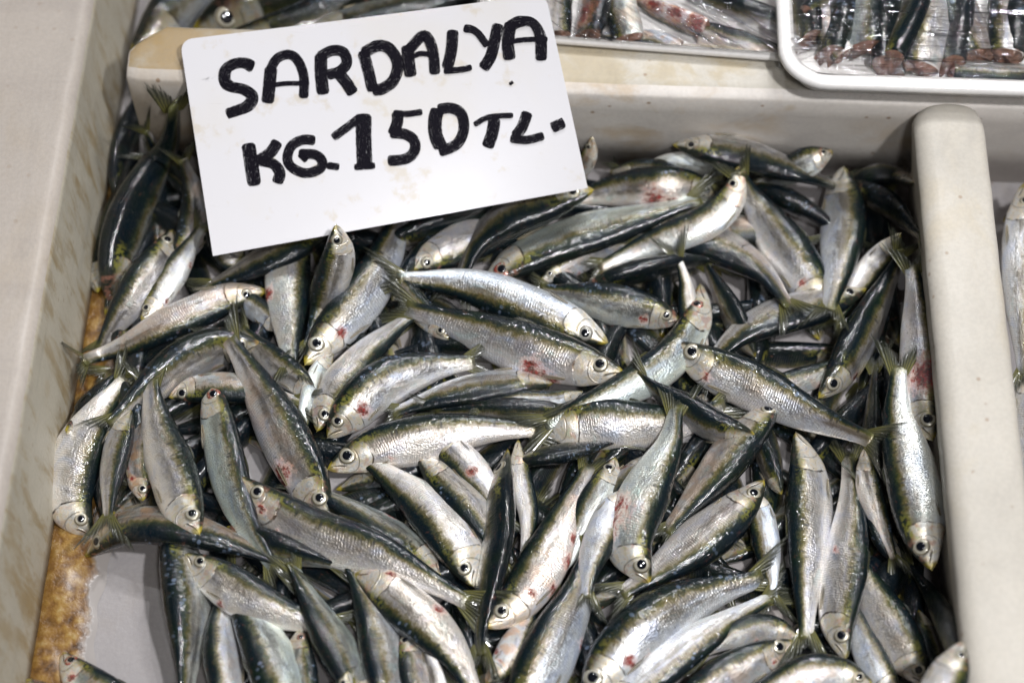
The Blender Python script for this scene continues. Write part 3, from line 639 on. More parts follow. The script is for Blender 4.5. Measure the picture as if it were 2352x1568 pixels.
gut([(1985,110),(1980,50),(1990,-60),(2000,-190)],105,'R',12,'gutted sardine with bright ribbed flank, left of the two largest in the overhanging tray',.1055,GB)
gut([(2112,156),(2135,60),(2150,-60),(2160,-190)],100,'L',8,'gutted sardine with a white ribbed flank cut off at the overhanging trays rim',.1060,GB)
gut([(1862,95),(1850,30),(1845,-60),(1850,-190)],80,'R',60,'black gutted sardine against the left wall of the overhanging tray',.0975,GB,dark=.6)
gut([(1905,132),(1920,60),(1940,-60),(1960,-190)],100,'R',60,'black gutted sardine low in the left corner of the overhanging tray',.0985,GB,dark=.6)
gut([(2180,158),(2190,60),(2200,-60),(2210,-190)],110,'R',60,'black gutted sardine low in the middle of the overhanging tray',.0985,GB,dark=.6)
gut([(2310,140),(2320,60),(2330,-60),(2340,-190)],110,'R',60,'black gutted sardine low at the right of the overhanging tray',.0985,GB,dark=.6)
gut([(2040,160),(2045,60),(2050,-60),(2055,-190)],120,'L',60,'black gutted sardine low between the two bright ones of the overhanging tray',.0985,GB,dark=.6)
gut([(2040,140),(2085,40),(2120,-60),(2150,-190)],90,'R',60,'gutted sardine showing only its black back between two silver ones in the overhanging tray',.1040,GB)
gut([(1860,40),(1900,-10),(1930,-80),(1950,-200)],80,'L',40,'dark gutted sardine in the left corner of the overhanging tray',.1030,GB)
gut([(1935,130),(1895,75),(1880,20),(1870,-80)],60,'L',-10,'small greenish silver piece of gutted sardine at the corner rim of the overhanging tray',.1035,GB,warm=.4)
gut([(2250,128),(2205,30),(2190,-80),(2180,-200)],90,'L',50,'dark backed gutted sardine with red cut end, right half of the overhanging tray',.1040,GB,warm=.5)
gut([(2305,125),(2315,10),(2320,-90),(2330,-200)],95,'L',0,'silver gutted sardine nearest the right edge in the overhanging tray',.1055,GB)
gut([(2190,160),(2290,172),(2380,165),(2480,150)],55,'D',50,'dark gutted sardine lying crosswise against the near rim of the overhanging tray',.1015,GB,warm=.3)
gut([(1590,-20),(1690,20),(1800,50),(1900,70)],100,'U',55,'black backed gutted sardine lying aslant at the right end of the tray behind the sign',.0905,GA)
gut([(1610,70),(1690,95),(1780,118),(1880,130)],62,'U',-5,'pale gutted sardine along the near rim of the tray behind the sign',.0895,GA,warm=.3)
gut([(1620,70),(1560,45),(1500,20),(1430,-20)],60,'D',-30,'gutted sardine with a torn red brown belly in the tray behind the sign',.0900,GA,warm=1,blood=[(.3,.8,.14),(.5,.9,.14),(.7,.85,.14)])
gut([(1440,90),(1425,30),(1420,-40),(1430,-150)],78,'L',0,'whitish gutted sardine standing upright in the middle of the tray behind the sign',.0905,GA,warm=.4)
gut([(1350,85),(1365,20),(1370,-60),(1380,-160)],85,'R',50,'brown and black gutted sardine left of the middle in the tray behind the sign',.0900,GA,warm=.8,blood=[(.35,.6,.12)])
gut([(1285,80),(1283,10),(1290,-60),(1300,-160)],70,'R',0,'pale ribbed gutted sardine at the sign edge in the tray behind the sign',.0905,GA)
gut([(1560,115),(1500,92),(1440,85),(1370,80)],45,'D',30,'small dark gutted sardine tucked under the near rim of the tray behind the sign',.0870,GA,warm=.6)
# ------------------------------------------------------------------ fish in the neighbouring bays
GT='fish in the bay behind the crossbar'
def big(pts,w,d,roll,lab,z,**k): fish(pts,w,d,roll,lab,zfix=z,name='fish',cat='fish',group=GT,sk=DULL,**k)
big([(300,130),(385,45),(470,-60),(600,-330)],150,'L',10,'violet silver fish nearest the ledge in the bay behind the crossbar',.030,eye=0,dark=.5)
big([(440,78),(540,34),(760,-60),(1120,-250)],210,'U',22,'fish with yellow ringed eye behind the crossbar, left of the price card',.040,eye=.8,warm=.2,dark=.9)
big([(500,92),(640,75),(800,20),(1050,-90)],120,'U',-15,'shiny silver fish lying against the crossbar above the card corner',.046,eye=0,dark=.6)
big([(690,85),(800,60),(950,20),(1160,-40)],100,'D',40,'small dull fish just above the top edge of the price card',.056,dark=.7,eye=0)
big([(760,45),(900,10),(1060,-30),(1300,-90)],140,'U',50,'dark fish beyond the middle of the top edge of the price card',.050,dark=.8,eye=0)
GRB='fish in the bay right of the divider'
def rb(pts,w,d,roll,lab,z,**k): fish(pts,w,d,roll,lab,zfix=z,name='fish',cat='fish',group=GRB,**k)
rb([(2304,508),(2350,480),(2420,450),(2520,440)],62,'U',40,'fish with a dark golden snout poking out right of the divider',.030,dark=.5,warm=.5)
rb([(2352,420),(2347,560),(2345,700),(2350,860)],70,'R',10,'long grey fish at the right edge beside the divider',.040)
rb([(2372,820),(2366,940),(2372,1080),(2390,1250)],60,'R',10,'grey fish low at the right edge beside the divider',.036)
# ------------------------------------------------------------------ the heap: every fish traced, lowest first
# layer, centre line head -> tail base, widest, side the back is on, roll towards showing the back, label, extras
FISH=[
# -- upper left, beside and under the card
(2,[(250,700),(276,560),(325,440),(385,330),(402,235)],116,'L',55,'black backed sardine in the shade left of the card, its tail standing against the crossbar',dict(dark=.7,eye=0)),
(4,[(398,528),(368,590),(318,660),(268,735),(228,805)],98,'L',5,'pale silver sardine with violet back edge sliding down beside the ledge, left of the card',dict()),
(2,[(395,610),(438,530),(442,445),(420,365)],76,'L',10,'sardine with a violet flank close behind the black backed one left of the card',dict(warm=.3)),
(3,[(325,735),(368,670),(420,590),(462,520)],72,'L',-15,'slim silver sardine whose olive tail points up along the left edge of the card',dict()),
(1,[(480,490),(428,430),(378,385),(345,360)],50,'D',30,'sardine far down left of the card, its small forked tail against the ledge',dict()),
(1,[(470,460),(425,400),(372,360),(335,300)],42,'D',30,'sardine deepest in the back left corner, only its tail showing',dict(dark=.5)),
(1,[(560,560),(530,600),(500,560),(470,500)],60,'L',0,'grey sardine peeping out under the lower left corner of the card',dict()),
(7,[(613,667),(520,690),(410,735),(300,790),(190,828)],88,'D',22,'long brownish sardine below the card with its dark tail against the left ledge',dict(warm=.35)),
(6,[(765,528),(650,578),(560,622),(472,660)],74,'D',48,'blue black sardine with golden edge running up under the lower edge of the card',dict(dark=.3)),
(5,[(700,512),(672,600),(663,700),(667,850)],106,'R',0,'headless looking silver brown sardine hanging straight down below the card',dict(warm=.2,eye=0)),
(6.5,[(772,516),(773,580),(757,650),(733,730),(705,800)],84,'L',15,'sardine with its head straight up against the lower edge of the card',dict(lift=.045)),
(6.6,[(700,838),(742,778),(812,700),(866,620),(905,540),(935,440)],112,'L',8,'silver sardine with a big dark eye and yellow lip, pointing down left below the card',dict(blood=[(.22,.7,.04)])),
(5.5,[(944,618),(1000,592),(1070,562),(1140,540),(1250,520)],92,'D',15,'olive headed sardine facing left just below the middle of the card edge',dict(warm=.1)),
(5,[(850,575),(960,530),(1060,500),(1160,480),(1260,455)],66,'U',60,'dark sardine squeezed along the lower edge of the card, left of the S curved one',dict(dark=.6)),
(8,[(1364,436),(1275,462),(1175,500),(1095,560),(1050,660)],92,'D',52,'S curved dark sardine whose black snout touches the lower right corner of the card',dict(dark=.3,lift=.022)),
(7,[(1108,665),(1190,602),(1320,545),(1450,508),(1610,455)],108,'D',38,'dark sardine with a row of blue scales beside the S curved one',dict(dark=.1)),
(6,[(1650,458),(1580,424),(1480,428),(1380,442),(1290,462)],96,'U',0,'silver sardine with a torn brown wound in its belly right of the card corner',dict(blood=[(.42,.86,.10),(.32,.92,.07)],warm=.2)),
(4,[(1700,430),(1620,392),(1540,378),(1440,400)],62,'D',-20,'pale belly of a sardine behind the wounded one near the crossbar',dict(eye=0)),
(8,[(1698,380),(1676,455),(1612,512),(1500,556),(1375,612)],84,'L',-8,'hook shaped silver sardine with its yellowish snout pointing up beside the wounded one',dict(warm=.3)),
(6,[(1545,332),(1640,346),(1740,368),(1830,396),(1930,430)],74,'D',48,'green black sardine farthest up the heap, lying along the foot of the crossbar',dict(dark=.5)),
(6,[(1905,722),(1852,630),(1782,530),(1722,445),(1694,392)],114,'R',0,'broad silver sardine slanting down at upper right with a red brown dot near its gills',dict(blood=[(.22,.65,.03)],eye=0)),
(8,[(1938,383),(1941,440),(1940,525),(1926,620),(1904,712)],110,'R',8,'upright sardine with its head towards the crossbar and black dots along its flank',dict(eye=0)),
(4,[(1913,348),(1850,368),(1790,400),(1710,430)],76,'U',0,'sardine showing only its head above the green black one by the crossbar',dict()),
(3,[(1955,415),(2010,448),(2062,485),(2118,548)],60,'R',60,'dark sardine in the back right corner behind the upright one',dict(dark=.8,warm=.3)),
(2,[(2100,420),(2040,400),(1990,400),(1940,420)],50,'D',50,'black fish tail in the back right corner below the crossbar',dict(dark=.8)),
(5,[(2068,536),(2040,576),(1990,632),(1950,690),(1920,740)],62,'R',-5,'small silver sardine with a yellow snout pointing up right, next to the upright one',dict()),
(8,[(1880,914),(1930,848),(1978,760),(2026,670),(2075,572)],88,'L',40,'blue black sardine with strings of wet glints, head down left, right of the upright one',dict(dark=.4)),
(4,[(2142,1012),(2122,930),(2120,830),(2110,720),(2095,610)],112,'R',5,'violet silver sardine with a dark red gash, lying against the right divider',dict(zmin=.055,blood=[(.36,.35,.13),(.33,.45,.10)],warm=.2)),
(6,[(2140,1308),(2112,1220),(2088,1080),(2062,950),(2064,840)],122,'L',5,'big bright silver sardine head down along the right divider, olive tail up',dict(zmin=.050)),
(4,[(2045,1260),(2012,1150),(2004,1040),(2004,930),(2010,840)],64,'R',65,'dark narrow sardine between the big bright one and the diagonal one',dict(dark=.5)),
(9,[(1538,786),(1635,838),(1750,892),(1870,955),(2003,1010)],116,'U',-5,'long pale sardine lying diagonally on top right of the middle, red spot behind its gills',dict(blood=[(.215,.78,.035)],warm=.15)),
(6,[(1990,662),(1885,702),(1790,728),(1700,768),(1620,840)],94,'D',38,'arched dark sardine with white wet glints above the diagonal one',dict(dark=.4)),
(6,[(1472,500),(1560,538),(1660,570),(1752,628),(1816,706)],90,'D',45,'dark brown arched sardine with its small eyed head left under a standing tail',dict(dark=.4,warm=.3)),
(8.2,[(1612,880),(1594,790),(1580,700),(1573,645),(1556,590)],58,'L',10,'sardine whose thin silver tail stands up with a wide dark fork, right of centre',dict(tail=1.15)),
(8.4,[(1609,652),(1598,732),(1540,822),(1430,892),(1335,935),(1250,975)],100,'L',-5,'silver sardine with its head up against the standing tail, curving away down left',dict(sq=.35)),
(8,[(1563,738),(1500,716),(1420,700),(1330,680),(1240,665)],106,'U',5,'sardine with a red cut behind the gills, facing right, behind the uppermost one',dict(blood=[(.25,.74,.045),(.28,.68,.02)])),
(8.9,[(1436,860),(1350,836),(1225,800),(1080,752),(930,706)],124,'U',0,'large silver sardine facing right in the middle of the heap, brown wound on its belly',dict(blood=[(.40,.80,.05),(.37,.92,.09),(.30,.98,.06)],warm=.2)),
(9,[(1397,788),(1310,748),(1180,692),(1050,652),(910,640)],106,'D',15,'topmost sardine of the middle, facing right with its back turned down',dict()),
(6,[(752,1005),(805,940),(878,880),(970,846),(1090,830)],118,'U',0,'wide silver sardine with a red patch near the gills, left under the large middle one',dict(blood=[(.25,.68,.05)],warm=.1)),
(5,[(728,990),(770,900),(838,820),(900,762),(955,718)],88,'R',20,'grey sardine with a blue back, between the big eyed one and the wide silver one',dict(dark=.2)),
(4,[(765,810),(728,880),(706,940),(690,1010)],56,'R',-20,'narrow white belly of a sardine beneath the big eyed one',dict(eye=0)),
(5,[(1270,880),(1170,884),(1080,896),(990,918),(900,948)],84,'D',42,'olive backed sardine under the belly of the large middle one',dict(dark=.3,warm=.2,eye=0)),
(4,[(1340,900),(1262,915),(1192,914),(1110,928)],44,'U',-10,'pinkish sliver of a sardine below the wounded belly in the middle',dict(eye=0)),
(3,[(1330,955),(1230,940),(1130,940),(1000,945)],60,'U',40,'dark sardine between the olive backed one and the long bright one',dict(dark=.4)),
(8,[(752,1078),(850,1030),(960,1004),(1090,986),(1235,986)],114,'U',-3,'long bright sardine facing left across the centre, bright white belly',dict(warm=.1,blood=[(.30,.82,.02)])),
(6,[(1235,985),(1350,968),(1450,972),(1560,968),(1665,930)],128,'U',0,'thick violet silver sardine right of the centre, crossed by two tails',dict(eye=0)),
(8.6,[(1735,1000),(1640,975),(1565,930),(1505,893),(1462,858)],84,'U',42,'purplish grey sardine whose olive tail reaches the snout of the large middle one',dict(dark=.2,eye=0)),
(9.1,[(1490,1342),(1453,1240),(1488,1125),(1538,1020),(1553,930)],120,'R',12,'sardine with its tail up and head down, dark blood along its belly, right of centre',dict(blood=[(.36,.97,.13),(.27,.93,.07)])),
(8,[(1790,912),(1742,975),(1672,1060),(1600,1140),(1528,1222)],94,'R',32,'brownish sardine with its dark snout on the diagonal one, pointing up right',dict(warm=.5,dark=.2)),
(8.3,[(1755,1102),(1702,1168),(1622,1240),(1530,1300),(1425,1362)],108,'D',25,'olive sardine facing up right with a pale ringed eye, below the brownish one',dict(dark=.1,warm=.1)),
(5,[(1722,1120),(1750,1200),(1764,1280),(1775,1375)],70,'L',5,'narrow silver sardine left of the two upright ones in the lower right',dict(eye=0)),
(6,[(1795,1135),(1768,1070),(1748,1010),(1742,950)],80,'R',45,'green black shoulder of a sardine under the diagonal one',dict(dark=.4,eye=0)),
(8,[(1828,992),(1850,1085),(1852,1200),(1850,1330),(1852,1468)],110,'L',18,'left one of two upright sardines in the lower right, dark back with round pale scales',dict(eye=0)),
(8.1,[(1942,1514),(1930,1420),(1946,1290),(1955,1160),(1948,1045)],106,'R',14,'right one of two upright sardines in the lower right, head down with a dark eye',dict(blood=[(.52,.7,.025)],sq=.3)),
(5.7,[(1985,1030),(2000,1120),(2025,1200),(2055,1285)],58,'R',-10,'slim pink silver sardine with its tail down between the upright pair and the divider',dict(eye=0,warm=.2)),
(6,[(2120,1572),(2082,1490),(2040,1420),(1995,1340),(1965,1262)],112,'R',0,'silver sardine facing down right in the lower right corner, dark ringed eye',dict(warm=.1)),
(5,[(2225,1580),(2192,1470),(2140,1370),(2080,1288)],60,'R',70,'violet black sardine curving along the foot of the right divider',dict(dark=.7)),
(8,[(2214,1472),(2190,1540),(2150,1620),(2100,1700),(2050,1790)],108,'R',5,'sardine head with a big white ringed eye at the very bottom right',dict(zmin=.088)),
(7,[(1338,1612),(1400,1515),(1490,1434),(1600,1372),(1752,1325)],140,'U',3,'very broad bright sardine at the bottom right, pearly scales along its back',dict()),
(7.5,[(1380,1660),(1480,1568),(1575,1492),(1668,1430),(1775,1368)],96,'D',15,'shiny sardine lying belly to belly with the very broad one',dict()),
(9,[(1826,1472),(1760,1500),(1680,1540),(1590,1600),(1500,1690)],98,'U',8,'sardine facing up right at the bottom edge, reddish cheek',dict(warm=.4,blood=[(.17,.75,.03)])),
(6,[(2004,1572),(1940,1548),(1860,1545),(1780,1575),(1690,1630)],100,'U',0,'sardine facing right at the bottom edge beneath the upright pair',dict(warm=.3)),
(5,[(1835,1462),(1770,1442),(1700,1452),(1610,1500)],74,'U',5,'sardine with a golden back line between the shiny pair and the upright pair',dict(eye=0,warm=.2)),
(5,[(2065,1600),(2012,1520),(1980,1450),(1950,1370)],78,'R',0,'silver sardine mostly hidden beside the head of the right upright one',dict(eye=0)),
(5,[(1750,885),(1830,872),(1900,850),(1965,800)],60,'U',10,'brownish sliver of a sardine under the wet glinting one right of the middle',dict(eye=0,warm=.4)),
(5,[(1335,662),(1420,636),(1500,616),(1580,600),(1665,602)],86,'U',72,'blue black back of a sardine between the dark arched ones above the middle',dict(dark=.9)),
(5,[(1242,645),(1310,602),(1380,572),(1450,560)],62,'U',10,'small olive head poking out under the blue scaled sardine',dict(warm=.3)),
(5,[(1632,546),(1700,531),(1772,540),(1850,562)],62,'D',30,'golden eyed dark sardine head left of the broad slanting one',dict(dark=.3,warm=.5)),
(4,[(1735,820),(1690,735),(1650,662),(1618,605)],100,'R',48,'mottled olive back of a sardine right of the standing tail',dict(dark=.3,warm=.4,eye=0)),
(5,[(1360,314),(1346,362),(1310,402),(1240,440)],46,'L',-10,'pinkish snout sticking up behind the right edge of the card',dict(warm=.8)),
(4,[(1400,395),(1480,385),(1560,400),(1640,420)],50,'U',10,'pale grey sardine at the foot of the crossbar right of the card',dict(eye=0)),
(4,[(1690,430),(1790,452),(1880,500),(1955,565)],92,'R',75,'black sardine deep between the broad slanting one and the upright one',dict(dark=.9)),
(5,[(1030,780),(960,700),(920,650),(880,600)],60,'R',10,'small golden snouted sardine peeping between the two middle ones',dict(warm=.6)),
(4,[(900,690),(950,620),(990,560),(1030,520)],70,'L',30,'grey sardine left of the olive head under the card',dict()),
# -- left middle
(9,[(755,1197),(716,1110),(650,990),(590,880),(522,772)],122,'R',8,'big sardine slanting down left of centre with a red wound and orange cheek',dict(blood=[(.30,.88,.075),(.26,.95,.04)],warm=.3)),
(8,[(478,862),(500,950),(522,1070),(562,1190),(628,1305)],98,'R',12,'sardine with its head up left of the big slanting wounded one',dict(blood=[(.27,.95,.03)])),
(8,[(458,1227),(418,1140),(388,1050),(360,960),(345,870)],122,'R',8,'plump sardine head down on the left with fine ribs on its flank',dict()),
(6,[(208,1234),(166,1150),(180,1050),(228,950),(290,870)],124,'R',10,'broad curved sardine against the left ledge, turquoise shimmer on its back',dict()),
(7,[(600,790),(500,792),(402,840),(322,910),(252,978)],108,'U',26,'sardine with many blue loose scales, tail down left near the ledge',dict(dark=.1,blood=[(.3,.9,.03)])),
(8.5,[(300,940),(272,1030),(256,1110),(247,1192)],72,'R',25,'small grey sardine whose split tail hangs over the bare floor on the left',dict(dark=.2,eye=0,tail=1.3)),
(7,[(193,1277),(280,1216),(400,1212),(520,1243),(648,1292)],92,'D',52,'dark brown sardine lying level on the left with an orange snout over the grout',dict(warm=.8,dark=.3)),
(5,[(395,1180),(412,1270),(428,1370),(432,1470),(426,1600)],122,'L',32,'sardine hanging straight down to the bottom edge beside the bare floor',dict(dark=.0,eye=0)),
(4,[(535,1650),(512,1540),(506,1440),(522,1340)],90,'L',20,'mottled sardine in the gap between the two hanging down ones at bottom left',dict(eye=0,warm=.2)),
(6,[(672,1720),(648,1600),(612,1500),(562,1400),(512,1310)],124,'L',22,'blue backed sardine going down to the bottom edge left of centre',dict(dark=.3,eye=0)),
(8,[(424,1272),(500,1322),(590,1378),(680,1416),(775,1436)],108,'U',-5,'very white sardine facing up left with a yellow snout and large eye, lower left',dict(blood=[(.34,.93,.035)])),
(8.2,[(862,1650),(800,1540),(746,1440),(702,1360),(668,1290)],94,'L',38,'dark sardine with a gold stripe going down right beside the white one',dict(dark=.3,eye=0)),
(5,[(692,1440),(690,1510),(700,1600),(712,1700)],90,'R',20,'red eyed sardine head at the bottom between the blue backed and gold striped ones',dict(warm=.4)),
(8.8,[(799,1541),(782,1600),(762,1700),(750,1800)],80,'L',5,'yellow snout just entering at the bottom edge left of centre',dict()),
(6,[(905,1670),(887,1560),(866,1460),(836,1370),(800,1285)],104,'L',32,'grey green sardine going down to the bottom edge, left of centre',dict(dark=.2,eye=0)),
(7,[(815,1315),(895,1368),(975,1436),(1045,1510),(1095,1600)],124,'D',10,'mottled sardine with an open gill slit below the long curved one',dict(blood=[(.18,.9,.04),(.5,.9,.05)],eye=0,warm=.1)),
(8.4,[(1062,1850),(1058,1750),(1055,1660),(1050,1585)],80,'R',20,'sardine at the bottom centre of which only the upright olive tail shows',dict(dark=.3,eye=0,tail=1.25)),
(9.3,[(541,1092),(612,1150),(722,1218),(860,1268),(980,1330),(1078,1384)],118,'U',0,'long curved sardine across the lower left, pink gills and yellow snout',dict(blood=[(.16,.70,.035),(.25,.85,.025)],warm=.1)),
(8,[(1166,1031),(1150,1120),(1146,1220),(1126,1330),(1108,1420),(1100,1505)],84,'R',62,'narrow black green sardine seen from its back, standing upright below the centre',dict(dark=.5)),
(9.2,[(1114,1440),(1180,1385),(1242,1290),(1292,1190),(1352,1068)],112,'L',-3,'sardine facing down left below the centre, reddish belly and tail up',dict(blood=[(.27,.7,.03),(.50,.97,.05),(.62,.98,.05),(.35,.97,.05)],warm=.3)),
(6,[(1414,1050),(1386,1110),(1350,1180),(1310,1260),(1268,1335)],84,'L',0,'sardine with its silver chin up right, behind the reddish bellied one',dict()),
(7,[(1455,1120),(1408,1190),(1372,1260),(1352,1320),(1346,1372)],92,'R',10,'sardine ending in a small forked tail on the broad grey one below the centre',dict(eye=0)),
(6,[(1175,1690),(1218,1570),(1270,1470),(1322,1370),(1362,1240)],126,'L',12,'broad violet grey sardine going down to the bottom edge right of centre',dict(eye=0)),
(5,[(1116,1568),(1165,1522),(1200,1450),(1232,1380)],80,'R',5,'brown cheeked sardine head low at the bottom centre',dict(warm=.7)),
(5,[(925,1448),(940,1520),(960,1600),(980,1700)],76,'L',25,'dark sardine head in the gap at the bottom left of the upright olive tail',dict(dark=.5,warm=.3)),
(4,[(1030,1680),(1008,1600),(985,1520),(955,1440)],52,'L',-20,'thin pale sardine in the gap left of the upright olive tail',dict(eye=0)),
(7,[(1088,1346),(1040,1250),(982,1172),(912,1110),(838,1052)],118,'L',14,'sardine facing down right with a golden head, above the long curved one',dict(blood=[(.27,.92,.04)])),
(6,[(1015,1325),(930,1252),(850,1200),(770,1152),(700,1108)],84,'D',46,'olive black sardine behind the long curved one',dict(dark=.3,eye=0)),
(5,[(960,1045),(1020,1110),(1082,1172),(1130,1240),(1155,1310)],88,'D',30,'dark sardine under the long bright one, pointing down right',dict(dark=.2,eye=0)),
(4,[(990,1000),(1060,1062),(1112,1122),(1155,1200)],104,'L',5,'mottled sardine with a rust coloured streak under the long bright one',dict(eye=0,blood=[(.5,.5,.05)])),
(5,[(1175,1062),(1262,1046),(1340,1030),(1425,1010)],74,'D',70,'black back of a sardine below the crossed tails in the centre',dict(dark=.9,eye=0)),
(5,[(1190,1010),(1200,1100),(1215,1190),(1200,1290)],54,'R',0,'thin grey sardine right of the narrow black green one',dict(eye=0)),
(5,[(1500,1040),(1440,1110),(1400,1170),(1350,1240)],70,'R',50,'dark sardine behind the tail up one with the bloody belly',dict(dark=.5,eye=0)),
(5,[(388,912),(450,896),(530,892),(600,902),(690,922)],76,'D',28,'golden lipped sardine facing left behind the head up one on the left',dict(warm=.5,dark=.2)),
(3,[(650,760),(595,712),(545,690),(480,690)],72,'U',0,'silvery bit of a sardine under the dark tail of the big slanting one',dict(eye=0)),
(4,[(730,905),(655,850),(600,800),(555,755)],80,'U',10,'dull grey sardine behind the tail of the big slanting one',dict(eye=0)),
(5,[(328,1150),(326,1080),(330,1000),(338,920)],72,'R',20,'golden brown sardine head in the gap left of the plump one',dict(warm=.9,dark=.2)),
(3,[(240,850),(270,900),(300,960),(330,1040)],80,'R',40,'sardine low beside the ledge under the blue scaled one',dict(dark=.4,eye=0)),
(4,[(150,990),(190,960),(240,900),(290,850)],70,'U',40,'dim sardine against the ledge left of the blue scaled one',dict(dark=.5,eye=0)),
(4,[(520,1210),(600,1240),(680,1270),(780,1300)],80,'U',50,'brown sardine under the tail of the head up one on the left',dict(dark=.4,eye=0,warm=.4)),
(5,[(141,1497),(182,1545),(242,1592),(320,1642),(400,1695)],94,'U',0,'orange tinted sardine head alone on the grout at the bottom left',dict(warm=.9,blood=[(.2,.7,.04)])),
(3,[(60,1560),(110,1600),(170,1640),(240,1690)],70,'U',10,'sardine barely entering at the bottom left corner',dict(warm=.4)),
(5,[(2070,1300),(2030,1240),(2010,1180),(1990,1110)],80,'L',40,'dark golden sardine in the gap left of the big bright one',dict(dark=.3,warm=.4,eye=0)),
(4,[(2110,1400),(2130,1460),(2150,1520),(2160,1600)],70,'L',50,'dim sardine between the two lower right heads',dict(dark=.5,eye=0)),
]
def on_floor_patch(x,y): return x<415 and y>1255
hid=[]
LB='sardine mostly buried in shadow underneath the others in the heap'
